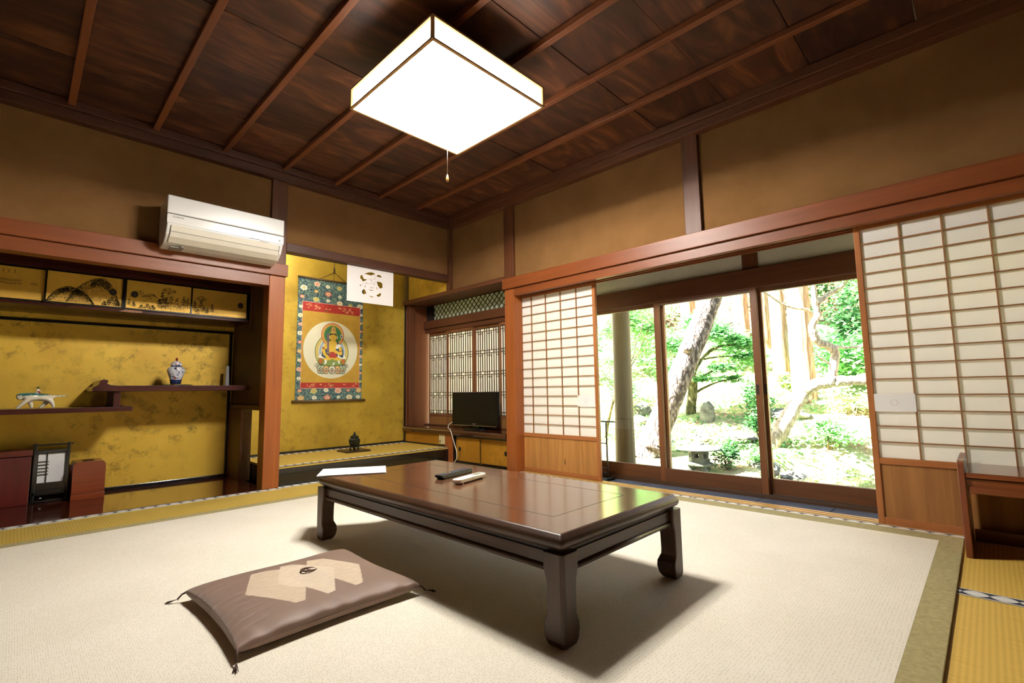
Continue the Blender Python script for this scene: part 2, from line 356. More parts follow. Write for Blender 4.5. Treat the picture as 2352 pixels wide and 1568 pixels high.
trim(MB().box(XF+.012, XF+.095, 4.288, 4.425, 0, .305), WZ, .003)
struct('wall_bay_panel', MB().box(XB-.006, XB+.02, 4.425, 5.252, .12, .305), GOLDD)
fr = MB().box(XB-.014, XB-.006, 4.425, 5.25, .165, .182).box(XB-.014, XB-.006, 5.232, 5.25, .182, .305); trim(fr, BLK, .001)
LEDGE = wood('polished_ledge', '#4a2518', '#33170f', 'y', .15, coat=.5)
ld = MB(); prof = [(3.395, .318), (3.40, .306), (3.41, .303), (3.76, .303), (3.76, .360), (3.412, .360), (3.401, .354), (3.395, .342)]
ld.prism([(a, b_) for a, b_ in prof], 'y', 3.432, 5.25)
tag(ld.build('writing_ledge', LEDGE), 'dark polished wooden ledge in the window bay with the television on it', 'ledge')
# low cabinet under the ledge
lc = thing('low_cabinet', 'low built-in cabinet with two gold sliding doors under the window ledge', 'cabinet', (3.45, 3.86, 0))
MB().box(3.425, 3.75, 3.43, 4.288, 0, .018).box(3.425, 3.75, 4.268, 4.288, .018, .303).box(3.425, 3.75, 3.43, 3.445, .018, .303).box(3.425, 3.75, 3.445, 4.268, .291, .303).build('carcass', BLK, lc)
def fusuma(parent, y0, y1, z0, z1, x, hy, lab=None):
    d = MB().box(x, x+.012, y0, y1, z0, z1).build('sliding_door', GOLDD, parent)
    if lab: d['label'] = lab
    e = .010
    MB().box(x-.004, x, y0, y1, z0, z0+e).box(x-.004, x, y0, y1, z1-e, z1).box(x-.004, x, y0, y0+e, z0+e, z1-e).box(x-.004, x, y1-e, y1, z0+e, z1-e).build('door_frame', BLK, d, parent['_o'])
    pl = MB(); v = []
    for k in range(20):
        a = 2*math.pi*k/20; v.append((hy+.020*math.cos(a), (z0+z1)/2+.024*math.sin(a)))
    pl.prism(v, 'x', x-.005, x); pl.build('finger_pull', BLKM, d, parent['_o'])
fusuma(lc, 3.85, 4.266, .02, .29, 3.444, 4.195, 'left gold sliding door'); fusuma(lc, 3.447, 3.866, .02, .29, 3.460, 3.492, 'right gold sliding door')
wo = thing('wall_outlet', 'cream wall outlet plate on the gold panel below the ledge', 'outlet', (XB-.012, 4.482, .19))
MB().box(XB-.014, XB-.006, 4.428, 4.54, .19, .296).build('plate', plain('cream_plastic', '#d8cda4', .4), wo, bevel=.002)
MB().box(XB-.018, XB-.014, 4.50, 4.52, .215, .235).box(XB-.030, XB-.018, 4.503, 4.517, .218, .232).build('socket', plain('grey_plastic', '#8c8468', .4), wo, bevel=.001)
# lattice windows of the bay
MUNT = wood('lattice_wood', '#8a5a34', '#6a4024', 'z', .5); MUNTD = plain('dark_lattice', '#3a2a1c', .6)
def lattice_window(i, y0, y1, x, lab):
    w = thing('window_%d' % i, lab, 'window', (x, (y0+y1)/2, .37), kind='structure')
    z0, z1 = .37, 1.55; s = .022
    MB().box(x, x+.025, y0, y0+s, z0, z1).build('stile', MUNT, w, bevel=.002); MB().box(x, x+.025, y1-s, y1, z0, z1).build('stile', MUNT, w, bevel=.002)
    MB().box(x, x+.025, y0+s, y1-s, 1.512, z1).build('rail', MUNT, w); MB().box(x, x+.025, y0+s, y1-s, .478, .505).build('rail', MUNT, w)
    MB().box(x+.006, x+.018, y0+s, y1-s, z0, .478).build('panel', wood('panel_wood', '#9a6e3e', '#825a30', 'z', .5), w)
    L = MB(); a, b_ = y0+s, y1-s; n = 11; st = (b_-a)/n; t = .0042
    bands = [1.49, 1.235, .99, .755, .53]
    for k in range(1, n):
        y = a+k*st
        if k % 4 == 0:   # broken bars that turn at the bands
            for q in range(4): L.box(x+.004, x+.012, y-t, y+t, bands[q+1]+.012, bands[q]-.012)
        else: L.box(x+.004, x+.012, y-t, y+t, .505, 1.512)
    for bz in bands:
        for dz in (-.016, .016): L.box(x+.003, x+.011, a, b_, bz+dz-.0035, bz+dz+.0035)
        for k in range(0, n, 4): L.box(x+.003, x+.011, a+k*st, a+(k+2)*st, bz-.0465, bz-.0405)
    L.build('lattice', MUNTD, w)
    MB().box(x+.014, x+.0155, a, b_, .505, 1.512).build('paper', SHOJI, w)
lattice_window(1, 4.79, 5.215, 3.765, 'paper window with fine dark lattice in the bay, next to the scroll alcove')
lattice_window(2, 4.30, 4.80, 3.738, 'finely latticed paper window in the bay, left edge of the television overlaps it')
lattice_window(3, 3.845, 4.31, 3.765, 'finely latticed paper window in the bay, mostly behind the television')
lattice_window(4, 3.44, 3.86, 3.738, 'sliver of latticed paper window between television and cedar pillar')
rn = thing('window_5', 'transom of diagonal black lattice above the bay windows', 'transom', (3.75, 4.34, 1.70), kind='structure')
MB().box(3.775, 3.777, 3.44, 5.25, 1.70, 1.905).build('paper', paper_mat('grey_paper', '#c4c8b4', .2), rn)  # paper greyed to imitate the dimmer light behind the transom
RL = MB(); y0, y1, z0, z1 = 3.44, 5.11, 1.70, 1.905
def clipd(c, sgn):   # line  z = z0 + sgn*(y-c)  clipped to the rectangle
    ya, yb = (c, c+(z1-z0)) if sgn > 0 else (c-(z1-z0), c)
    yl, yh = max(ya, y0), min(yb, y1)
    if yh-yl < .004: return None
    return (yl, z0+sgn*(yl-c)), (yh, z0+sgn*(yh-c))
c = y0-.3
while c < y1+.3:
    for sg in (1, -1):
        r_ = clipd(c, sg)
        if r_:
            (a, za), (b_, zb) = r_; t = .0045
            RL.prism([(a-t, za), (a+t, za), (b_+t, zb), (b_-t, zb)], 'x', 3.762 if sg > 0 else 3.767, 3.768 if sg > 0 else 3.773)
    c += .078
RL.build('lattice', BLKM, rn)
MB().box(3.755, 3.79, 5.11, 5.25, 1.70, 1.905).build('panel', BLKM, rn)
# ------------------------------------------------------------------ sliding paper doors
PANEL_W = wood('door_panel_wood', '#c08a4a', '#9a6832', 'z', .5, sc=.8, contrast=.35)
PANEL_D = wood('door_panel_wood_dark', '#a8743e', '#86582c', 'z', .5, sc=.6, contrast=.35)
SH_W = wood('shoji_frame', '#b0703c', '#94582c', 'z', .45); SH_WY = wood('shoji_frame_y', '#b0703c', '#94582c', 'y', .45)
BARW = plain('shoji_bar', '#93663f', .5)
def shoji(i, y0, y1, x, zb, lab, patches, panel, rows=15, cols=5, z_lo=.372, z_hi=1.704):
    d = thing('door_%d' % i, lab, 'sliding door', (x, (y0+y1)/2, zb), kind='structure')
    zt = 1.742; s = .03; th = .03
    MB().box(x, x+th, y0, y0+s, zb, zt).build('stile', SH_W, d, bevel=.002); MB().box(x, x+th, y1-s, y1, zb, zt).build('stile', SH_W, d, bevel=.002)
    a, b_ = y0+s, y1-s
    for r0, r1 in ((z_hi, zt), (z_lo-.034, z_lo), (zb, .043)): MB().box(x+.001, x+th-.001, a, b_, r0, r1).build('rail', SH_WY, d, bevel=.002)
    MB().box(x+.010, x+.02, a, b_, .043, z_lo-.034).build('lower_panel', panel, d)
    L = MB(); w = .0034; dy = (b_-a)/cols; dz = (z_hi-z_lo)/rows
    cells = [(c_, r_) for (c_, r_) in patches]
    for k in range(1, cols): L.box(x+.004, x+.016, a+k*dy-w, a+k*dy+w, z_lo, z_hi)
    for k in range(1, rows): L.box(x+.003, x+.016, a, b_, z_lo+k*dz-w*.9, z_lo+k*dz+w*.9)
    L.build('lattice', BARW, d)
    MB().box(x+.016, x+.0172, a, b_, z_lo, z_hi).build('paper', SHOJI, d)
    for (c_, r_) in cells:
        yy0, zz0 = a+c_*dy, z_lo+r_*dz
        pt = MB().box(x+.0015, x+.0028, yy0-.002, yy0+dy+.006, zz0-.006, zz0+dz+.004).build('paper_patch', WHITE, d)
        pt['label'] = 'white square patch pasted over one pane'
        m_ = MB(); cy, cz = yy0+dy*.5, zz0+dz*.5
        for k in range(8):
            an = k*math.pi/4; qy, qz = cy+.016*math.cos(an), cz+.016*math.sin(an)
            m_.prism([(qy+.004*math.cos(t), qz+.004*math.sin(t)) for t in np.linspace(0, 2*math.pi, 8, endpoint=False)], 'x', x+.0011, x+.0015)
        m_.build('stamped_flower', plain('faint_grey_%d' % i, '#e2ddd8', .8), pt, d['_o'])
    return d
d1 = shoji(1, 2.412, 3.385, 3.515, .006, 'sliding paper door with wooden foot panel between the cedar pillar and the glass doors', [(0, 3)], PANEL_W)
k_ = MB(); k_.prism([(2.798, .10), (2.803, .12), (2.802, .15), (2.798, .165), (2.795, .14), (2.794, .115)], 'x', 3.5245, 3.525)
k_.build('wood_knot', plain('knot', '#2a1608', .6), d1)
shoji(2, -.466, .507, 3.465, .003, 'large paper door at the right behind the low wooden desk', [(4, 3)], PANEL_D)
# ------------------------------------------------------------------ veranda and glass doors
VF = noisy('blue_grey_tile', '#5a6478', '#4a5266', 14, .35, spec=.5)
vb = MB()
for k in range(12): vb.box(3.572, 4.0, -1.9+.45*k, -1.9+.45*k+.444, -.10, -.030)
struct('floor_veranda', vb.box(3.572, 4.0, -1.9, 3.4, -.12, -.04), VF)
struct('wall_veranda_outer', MB().box(3.925, 3.985, -1.9, 3.42, 1.69, 2.42), PLW)
struct('wall_veranda_end', MB().box(3.572, 3.99, 3.44, 3.50, -.1, 2.42).box(3.572, 3.99, -1.96, -1.9, -.1, 2.42), PLW)
struct('ceiling_veranda', MB().box(3.49, 4.0, -1.96, 3.46, 2.40, 2.46), DY)
trim(MB().box(3.895, 3.99, -1.9, 3.44, 1.535, 1.69), DY, .004)
trim(MB().box(3.91, 3.995, 1.185, 1.30, 1.69, 2.42), DZ, .004)
trim(MB().box(3.905, 3.925, -1.9, 3.44, 2.36, 2.42), DY, .003)
trim(MB().box(3.88, 4.0, -1.9, 3.44, -.04, -.008).box(3.885, 3.893, -1.9, 3.44, -.008, .0).box(3.935, 3.943, -1.9, 3.44, -.008, .0), wood('outer_sill', '#4a3018', '#382412', 'y', .5), .002)
GLASS, nt, b = new_mat('window_glass')
fz = N(nt, 'ShaderNodeFresnel'); fz.inputs[0].default_value = 1.3; gl = N(nt, 'ShaderNodeBsdfGlossy'); gl.inputs['Roughness'].default_value = .02
tr = N(nt, 'ShaderNodeBsdfTransparent'); tr.inputs[0].default_value = (.96, .98, .96, 1); mx = N(nt, 'ShaderNodeMixShader')
nt.links.new(fz.outputs[0], mx.inputs[0]); nt.links.new(tr.outputs[0], mx.inputs[1]); nt.links.new(gl.outputs[0], mx.inputs[2]); nt.links.new(mx.outputs[0], nt.nodes['Material Output'].inputs[0])
GFY = wood('glass_door_frame_y', '#6a4224', '#4e2e18', 'y', .45); GFZ = wood('glass_door_frame_z', '#7a4c28', '#5e381c', 'z', .45)
def glass_door(i, y0, y1, x, lab, pulls):
    d = thing('door_%d' % i, lab, 'glass door', (x, (y0+y1)/2, -.008), kind='structure')
    s = .048; th = .034
    MB().box(x, x+th, y0, y0+s, -.008, 1.54).build('stile', GFZ, d, bevel=.003); MB().box(x, x+th, y1-s, y1, -.008, 1.54).build('stile', GFZ, d, bevel=.003)
    MB().box(x+.001, x+th-.001, y0+s, y1-s, 1.505, 1.54).build('rail', GFY, d); MB().box(x+.001, x+th-.001, y0+s, y1-s, -.008, .108).build('rail', GFY, d, bevel=.003)
    MB().box(x+.015, x+.018, y0+s, y1-s, .108, 1.505).build('pane', GLASS, d)
    for yy in pulls:
        MB().box(x-.001, x+.001, yy-.009, yy+.009, .725, .80).build('recessed_pull', BLKM, d)
glass_door(3, 1.99, 2.93, 3.945, 'left glass door of the veranda, with the log post seen through it', [])
glass_door(4, 1.208, 2.06, 3.898, 'middle glass door of the veranda, framing the leaning pine and the stone lantern', [1.238])
glass_door(5, .355, 1.236, 3.945, 'right glass door of the veranda, framing the pond and the bent grey branch', [1.196])
glass_door(6, -.50, .36, 3.898, 'glass door of the veranda hidden behind the large paper door', [])
rk = thing('towel_rack', 'thin black towel rack standing on the veranda behind the small paper door', 'rack', (3.75, 2.75, -.03))
MB().box(3.742, 3.758, 2.400, 3.10, .485, .497).build('top_bar', BLKM, rk, bevel=.002)
for yy in (2.494, 3.0):
    MB().box(3.744, 3.756, yy-.006, yy+.006, -.01, .485).build('post', BLKM, rk); MB().box(3.66, 3.84, yy-.012, yy+.012, -.03, -.01).build('foot', BLKM, rk, bevel=.003)
MB().box(3.746, 3.754, 2.50, 2.994, .292, .302).build('cross_bar', BLKM, rk); MB().box(3.746, 3.754, 2.50, 2.994, .07, .08).build('cross_bar', BLKM, rk); MB().box(3.746, 3.754, 2.50, 2.994, .03, .04).build('cross_bar', BLKM, rk)
# outer shell; roof and back wall unseen, added to keep out stray daylight
ROOFM = plain('light_block_roof', '#55554f', .8)
struct('roof', MB().box(XL-.3, 4.62, YN-.4, 6.4, 2.86, 2.98), ROOFM)
struct('wall_outer_back', MB().box(XL-.1, 3.82, 5.37, 5.47, -.4, 2.86).box(3.80, 3.84, 5.28, 5.47, -.4, 2.86).box(XL-.1, XL-.05, 4.3, 5.5, -.4, 2.86), PLW)
struct('wall_foundation', MB().box(3.99, 4.03, YN, 3.5, -.5, -.04).box(3.82, 3.86, 3.4, 5.4, -.5, 0), noisy('foundation', '#8a8478', '#767064', 6, .9))
# ------------------------------------------------------------------ tatami and carpet
def mat_thing(x0, x1, y0, y1, axis, borders, lab):
    t = thing('tatami_mat', lab, 'tatami mat', ((x0+x1)/2, (y0+y1)/2, -.055), group=None)
    MB().box(x0, x1, y0, y1, -.055, 0).build('mat_body', TAT_Y if axis == 'y' else TAT_X, t)
    for (a, b_, c_, d, ax) in borders: heri(a, b_, c_, d, -.0015, ax, t)
e = .036
G_T = 'tatami mats of the room floor'
mat_thing(-.25, 1.585, 3.40, 4.326, 'x', [(-.25, 1.585, 4.254, 4.326, 'x')], 'tatami mat along the polished floor of the shelf alcove')
mat_thing(1.587, 3.458, 3.40, 4.355, 'x', [(1.587, 3.458, 4.283, 4.355, 'x')], 'tatami mat in front of the scroll alcove, left of it the cedar pillar')
mat_thing(2.515, 3.458, 1.58, 3.398, 'y', [(3.386, 3.458, 1.58, 3.398, 'y')], 'tatami mat beside the open glass doors, mostly under the carpet')
mat_thing(2.515, 3.458, -.26, 1.578, 'y', [(3.386, 3.458, -.26, 1.578, 'y'), (2.515, 2.587, -.26, 1.578, 'y')], 'tatami mat with the low wooden desk standing on it')
mat_thing(1.58, 2.513, -.26, 1.578, 'y', [(1.58, 1.652, -.26, 1.578, 'y')], 'plain yellow tatami strip in the near right corner of the photo')
struct('floor_tatami', MB().box(XL, 1.578, YN, 3.398, -.056, -.001).box(XL, -.252, 3.40, 4.326, -.056, -.001).box(1.578, 2.513, 1.58, 3.398, -.056, -.001).box(1.578, 3.458, YN, -.262, -.056, -.001), TAT_Y)
cp = thing('carpet', 'large cream woven carpet under the low table', 'carpet', (1.3, 2, 0))
MB().box(-1.30, 3.25, .238, 3.70, .003, .0115).build('pile', CARPET, cp)
MB().box(-1.36+.03, 3.381, 3.70, 3.79, .003, .011).box(-1.33, 3.381, .148, .238, .003, .011).box(3.25, 3.381, .238, 3.70, .003, .011).build('binding', BIND, cp, bevel=.003)['label'] = 'olive green cloth binding'
# ------------------------------------------------------------------ low table
TOPW = wood('rosewood_top', '#6e4830', '#4a3020', 'y', .16, sc=.55, contrast=.5, det=7, figure=1.5, coat=.35)
TBW = wood('rosewood_y', '#4a2e1a', '#2c1b0f', 'y', .4, coat=.1); TBX = wood('rosewood_x', '#4a2e1a', '#2c1b0f', 'x', .4, coat=.1); TBZ = wood('rosewood_z', '#4c301c', '#2e1d11', 'z', .4, coat=.1)
CF = .0115
tb = thing('low_table', 'low dark rosewood table with round-edged top in the middle of the carpet', 'table', (1.569, 1.79, CF), R(.35), local=True)
HX, HY = .396, .832; ZT = .34-CF
def rring(mb, prof, mi=0, r=.012):   # sweep an edge profile (inset, z) round the rectangle
    rows = []
    for ins, z in prof:
        x, y = HX-ins, HY-ins; q = max(.0005, r-ins*.3); p = []
        for cx, cy, a0 in ((x-q, y-q, 0), (-x+q, y-q, 90), (-x+q, -y+q, 180), (x-q, -y+q, 270)):
            for k in range(5):
                a = R(a0+90*k/4); p.append((cx+q*math.cos(a), cy+q*math.sin(a), z))
        rows.append(p)
    n = len(rows[0]); v = [p for row in rows for p in row]; f = []
    for i in range(len(rows)-1):
        for j in range(n): f.append((i*n+j, i*n+(j+1) % n, (i+1)*n+(j+1) % n, (i+1)*n+j))
    mb.add(v, f, mi, True); mb.add(rows[0], [tuple(range(n))[::-1]], mi); mb.add(rows[-1], [tuple(range(n))], mi); return mb
tp = MB(); rring(tp, [(.03, ZT-.0465), (.012, ZT-.0465), (.004, ZT-.041), (0, ZT-.031), (0, ZT-.022), (.004, ZT-.012), (.011, ZT-.007), (.012, ZT-.0055), (.016, ZT-.0015), (.02, ZT)])
top = tp.build('tabletop', [TBW], tb)
fx, fy = HX-.021, HY-.021
MB().box(-fx, fx, -fy, fy, ZT-.002, ZT+.0006).build('top_board', TOPW, top)
ix, iy = HX-.163, HY-.165; il = plain('inlay_line', '#1c0e08', .5); li = MB(); t = .0014
for a, b_, c_, d in ((-ix-t, -ix+t, -iy, iy), (ix-t, ix+t, -iy, iy), (-ix, ix, -iy-t, -iy+t), (-ix, ix, iy-t, iy+t)): li.box(a, b_, c_, d, ZT+.0004, ZT+.0009)
li.build('inlay_line', il, top)
MB().box(-HX+.02, HX-.02, -HY+.02, HY-.02, ZT-.062, ZT-.0465).build('recess', plain('table_recess', '#1a0f0a', .4), tb)
for sx in (-1, 1):
    x = sx*(HX-.022); ap = MB().box(x-.009, x+.009, -HY+.06, HY-.06, ZT-.118, ZT-.060)
    ap.tube([(x+sx*.008, -HY+.062, ZT-.107), (x+sx*.008, HY-.062, ZT-.107)], .010, 10); ap.build('apron', TBW, tb)
for sy in (-1, 1):
    y = sy*(HY-.022); ap = MB().box(-HX+.06, HX-.06, y-.009, y+.009, ZT-.118, ZT-.060)
    ap.tube([(-HX+.062, y+sy*.008, ZT-.107), (HX-.062, y+sy*.008, ZT-.107)], .010, 10); ap.build('apron', TBX, tb)
legprof = [(0, .060, .008), (.006, .068, .003), (.02, .076, 0), (.045, .081, 0), (.066, .080, 0), (.082, .073, 0), (.092, .068, 0), (.11, .067, 0), (.17, .068, 0), (.195, .070, 0), (.212, .076, 0), (.226, .079, 0), (ZT-.055, .080, 0)]
for sx in (-1, 1):
    for sy in (-1, 1):
        lg = MB(); rows = []
        for z, w, o in legprof:
            ch = .012; a, b_ = o, w
            pl = [(a+ch, a), (b_-.004, a), (b_, a+.004), (b_, b_-.004), (b_-.004, b_), (a+.004, b_), (a, b_-.004), (a, a+ch), (a+.004, a+.004)]
            rows += [(sx*(HX+.004-p), sy*(HY+.004-q), z) for p, q in pl]
        n = 9; fs = [(i*n+j, i*n+(j+1) % n, (i+1)*n+(j+1) % n, (i+1)*n+j) for i in range(len(legprof)-1) for j in range(n)]
        lg.add(rows, fs, 0, False); lg.add(rows[:n], [tuple(range(n))]); lg.add(rows[-n:], [tuple(range(n))]); lg.build('leg', TBZ, tb, bevel=.002)
# papers and remotes
ps = thing('paper_stack', 'small stack of white printed sheets on the far left corner of the table', 'papers', (1.36, 2.60, .3408), R(-31.5), local=True)
for k, (dx, dy, a) in enumerate(((0, 0, 0), (.003, .002, 1.2), (-.002, .003, -.8), (.002, -.002, .5))):
    q = MB(); w, h = .1755, .123; z = .0014*k
    q.add([(-w, -h, z), (w, -h, z), (w, h, z), (-w, h, z), (-w, -h, z+.0012), (w, -h, z+.0012), (w, h, z+.0012), (-w, h, z+.0012)], [(0,1,2,3), (4,5,6,7), (0,1,5,4), (1,2,6,5), (2,3,7,6), (3,0,4,7)])
    so = q.build('sheet', WHITE, ps); so.location = (dx, dy, 0); so.rotation_euler = (0, 0, R(a))
tl_ = MB()
for k in range(9):
    y = -.10+.012*k; tl_.box(-.15, -.05+.015*(k % 3), y, y+.002, .0057, .0058)
tl_.build('printed_lines', plain('faint_print', '#d9d9d9', .8), ps)
b_rc = thing('black_remote', 'black television remote with rows of small buttons on the table', 'remote control', (1.640, 2.045, .3408), R(13), local=True)
rb = MB(); rb.prism([(-.128, .012), (-.108, .0005), (.128, .0005), (.128, .021), (-.128, .0215)], 'y', -.025, .025); rb.build('body', plain('black_plastic', '#0e0e10', .45, spec=.25), b_rc, bevel=.003)
BTN = [plain('grey_button', '#5a5e66', .5), plain('red_button', '#c8382c', .5), plain('green_button', '#4c9a48', .5), plain('yellow_button', '#d8c04a', .5), plain('blue_button', '#3a62b8', .5)]
for r_ in range(13):
    for c_ in range(3):
        mi = 0
        if r_ == 12 and c_ == 1: mi = 1
        if r_ == 3: mi = (4, 1, 2)[c_]
        if r_ == 4 and c_ == 1: mi = 3
        x, y = -.108+.0178*r_, -.0145+.0145*c_
        MB().box(x-.0042, x+.0042, y-.004, y+.004, .0195, .0232).build('button', BTN[mi], b_rc, bevel=.001)
w_rc = thing('white_remote', 'white air conditioner remote lying in front of the black one', 'remote control', (1.60, 1.872, .3408), R(14), local=True)
wb = MB(); pts = []
for cx, a0 in ((.105, -90), (-.105, 90)):
    for k in range(13):
        a = R(a0+180*k/12); pts.append((cx*.95+.024*math.cos(a)*(.55 if cx > 0 else .9), .026*math.sin(a)))
wb.prism(pts, 'z', .006, .024); WPL = plain('ivory_plastic', '#f2eadb', .35); wb.build('body', WPL, w_rc, bevel=.004, seg=3)
MB().box(.03, .096, -.017, .017, .0235, .0246).build('display', plain('grey_display', '#9aa08c', .25), w_rc, bevel=.001)
MB().box(-.01, .012, -.0275, -.024, .010, .0225).build('slider', WPL, w_rc)
for x in (-.085, .085): MB().box(x-.004, x+.004, -.022, .022, 0, .008).build('foot', WPL, w_rc)
# ------------------------------------------------------------------ floor cushion
cu = thing('floor_cushion', 'brown floor cushion with overlapping beige hexagons on the carpet', 'cushion', (.808, 1.917, CF), 0, local=True)
SILK, nt, b = new_mat('brown_silk'); b.inputs['Base Color'].default_value = srgb('#7c6253'); b.inputs['Roughness'].default_value = .56; b.inputs['Sheen Weight'].default_value = .3; b.inputs['Specular IOR Level'].default_value = .4
mp = coords(nt, (300, 20, 20)); nn = N(nt, 'ShaderNodeTexNoise'); nn.inputs['Scale'].default_value = 1; nt.links.new(mp.outputs[0], nn.inputs['Vector']); bump(nt, b, nn.outputs[0], .06, .001)
def motif_mat(name, c1, c2):
    m, nt, b = new_mat(name); mp = coords(nt, (30, 420, 30), (0, 0, R(25))); n = N(nt, 'ShaderNodeTexNoise'); n.inputs['Scale'].default_value = 1; n.inputs['Detail'].default_value = 4
    nt.links.new(mp.outputs[0], n.inputs['Vector']); r = ramp(nt, [(.35, c2), (.62, c1)]); nt.links.new(n.outputs[0], r.inputs[0]); nt.links.new(r.outputs[0], b.inputs['Base Color']); b.inputs['Roughness'].default_value = .7; return m
MO1 = motif_mat('beige_motif', '#cfbaa0', '#b6a088'); MO2 = motif_mat('pale_beige_motif', '#d8c6ae', '#c2ae94')
hx = [[(.606, 1.922), (.684, 2.112), (.741, 2.103), (.800, 2.06), (.778, 1.824), (.733, 1.72), (.701, 1.72)],
      [(.722, 1.941), (.794, 2.112), (.838, 2.102), (.935, 1.935), (.842, 1.725), (.81, 1.716), (.779, 1.831)],
      [(.861, 2.018), (.898, 2.104), (.96, 2.086), (1.031, 1.908), (.946, 1.719), (.915, 1.717), (.886, 1.827)]]
def inpoly(x, y, P):
    r = np.zeros(x.shape, bool); n = len(P)
    for i in range(n):
        (x1, y1), (x2, y2) = P[i], P[(i+1) % n]
        if y1 == y2: continue
        r ^= ((y1 > y) != (y2 > y)) & (x < (x2-x1)*(y-y1)/(y2-y1)+x1)
    return r
NX, NY = 200, 190; LX, LY = .318, .305
U, V = np.meshgrid(np.linspace(-1, 1, NX), np.linspace(-1, 1, NY), indexing='ij')
ed = (1-np.abs(U)**6)*(1-np.abs(V)**6); hgt = np.clip(ed, 0, 1)**.33
dim = np.exp(-((U/.22)**2+(V/.22)**2))
puck = 1-.10*(1-np.abs(V)**3)*0 
Xc = U*LX*(1-.055*(1-V*V)*(np.abs(U)**4)); Yc = V*LY*(1-.05*(1-U*U)*(np.abs(V)**4))
wr = np.zeros_like(U)
for k in range(9):
    v0 = -.75+.17*k; wr += .0045*np.exp(-((V-v0-(U+.8)*(.25-.03*k))/.022)**2)*np.clip((-U-.45)/.4, 0, 1)*(.4+.6*rng.random())
fr_ = .0035*np.sin(U*21+1.3*np.sin(U*7))*np.clip((-V-.75)/.2, 0, 1)
Zt = .034+.042*hgt*(.78+.22*(1-U*U)*(1-V*V))-.013*dim-wr*hgt+fr_*hgt+.0015*np.sin(U*5+V*4)
Zb = .034-.032*hgt
vs = np.concatenate([np.stack([Xc, Yc, Zt], -1).reshape(-1, 3), np.stack([Xc, Yc, Zb], -1).reshape(-1, 3)])
ii, jj = np.meshgrid(np.arange(NX-1), np.arange(NY-1), indexing='ij'); a0 = (ii*NY+jj).ravel(); qt = np.stack([a0, a0+NY, a0+NY+1, a0+1], -1); qb = qt[:, ::-1]+NX*NY
cxw = .808+Xc; cyw = 1.917+Yc
fxm = (cxw[:-1, :-1]+cxw[1:, 1:])/2; fym = (cyw[:-1, :-1]+cyw[1:, 1:])/2
ins = [inpoly(fxm, fym, P) for P in hx]; cnt = sum(i.astype(int) for i in ins); mi = np.where(cnt == 0, 0, np.where((cnt > 1) | ins[1], 2, 1)).ravel()
cm = MB(); cm.v = [tuple(p) for p in vs]; cm.f = [tuple(q) for q in qt.tolist()]+[tuple(q) for q in qb.tolist()]
cm.m = mi.tolist()+[0]*len(qb); cm.sm = [True]*len(cm.f); cm.build('cover', [SILK, MO1, MO2], cu)
CORD = plain('dark_brown_cord', '#4a3026', .7)
kn = MB(); kn.tube([(.036+.030*math.cos(a)+.012, .066+.020*math.sin(a), .070+.010*math.sin(a*.5)) for a in np.linspace(0, 2*math.pi, 26)], .0035, 8)
kn.tube([(.02, .05, .064), (.045, .064, .076), (.072, .078, .066)], .0035, 8); kn.tube([(.036, .048, .064), (.044, .068, .078), (.05, .088, .066)], .0035, 8)
kn.build('centre_knot', CORD, cu)
for k, (sx, sy) in enumerate(((-1, -1), (1, -1), (-1, 1), (1, 1))):
    c0 = (sx*LX*.985, sy*LY*.985, .034); dr = ((-.35, -1), (1, -.35), (-1, .45), (1, .6))[k]; l = math.hypot(*dr); dr = (dr[0]/l, dr[1]/l)
    tl_ = MB(); e_ = (c0[0]+dr[0]*.028, c0[1]+dr[1]*.028, .012)
    tl_.tube([c0, ((c0[0]+e_[0])/2, (c0[1]+e_[1])/2, .028), e_], [.0045, .003, .0035], 8)
    for q in range(16):
        sp = (rng.random()-.5)*.5; dx, dy = dr[0]-dr[1]*sp, dr[1]+dr[0]*sp; L_ = .026+.014*rng.random()
        tl_.tube([e_, (e_[0]+dx*L_*.5, e_[1]+dy*L_*.5, .009), (e_[0]+dx*L_, e_[1]+dy*L_, .001+.004*rng.random())], .0009, 4)
    tl_.build('tassel', CORD, cu)
# ------------------------------------------------------------------ small wooden desk at the right
DKY = wood('desk_wood_y', '#8a4a2a', '#6e361e', 'y', .22, coat=.4); DKZ = wood('desk_wood_z', '#84462a', '#683420', 'z', .3, coat=.3)
sd = thing('low_desk', 'low reddish wooden desk with side panels and drawer against the large paper door', 'desk', (3.24, -.2, 0))
for y in (.122, -.62):
    q = MB(); q.prism([(3.05, .001), (3.05, .415), (3.058, .425), (3.075, .43), (3.44, .43), (3.44, .001)], 'y', y-.012, y+.012); q.build('side_panel', DKZ, sd, bevel=.003)
MB().box(3.055, 3.44, -.608, .11, .355, .378).build('desk_top', DKY, sd, bevel=.003)
MB().box(3.066, 3.082, -.606, .108, .285, .350).box(3.072, 3.43, -.606, .108, .337, .350).build('apron', DKY, sd)
MB().box(3.060, 3.066, -.60, .104, .287, .318).build('drawer_front', DKY, sd, bevel=.002)
MB().box(3.395, 3.41, -.606, .108, .0, .06).build('foot_rail', DKY, sd)
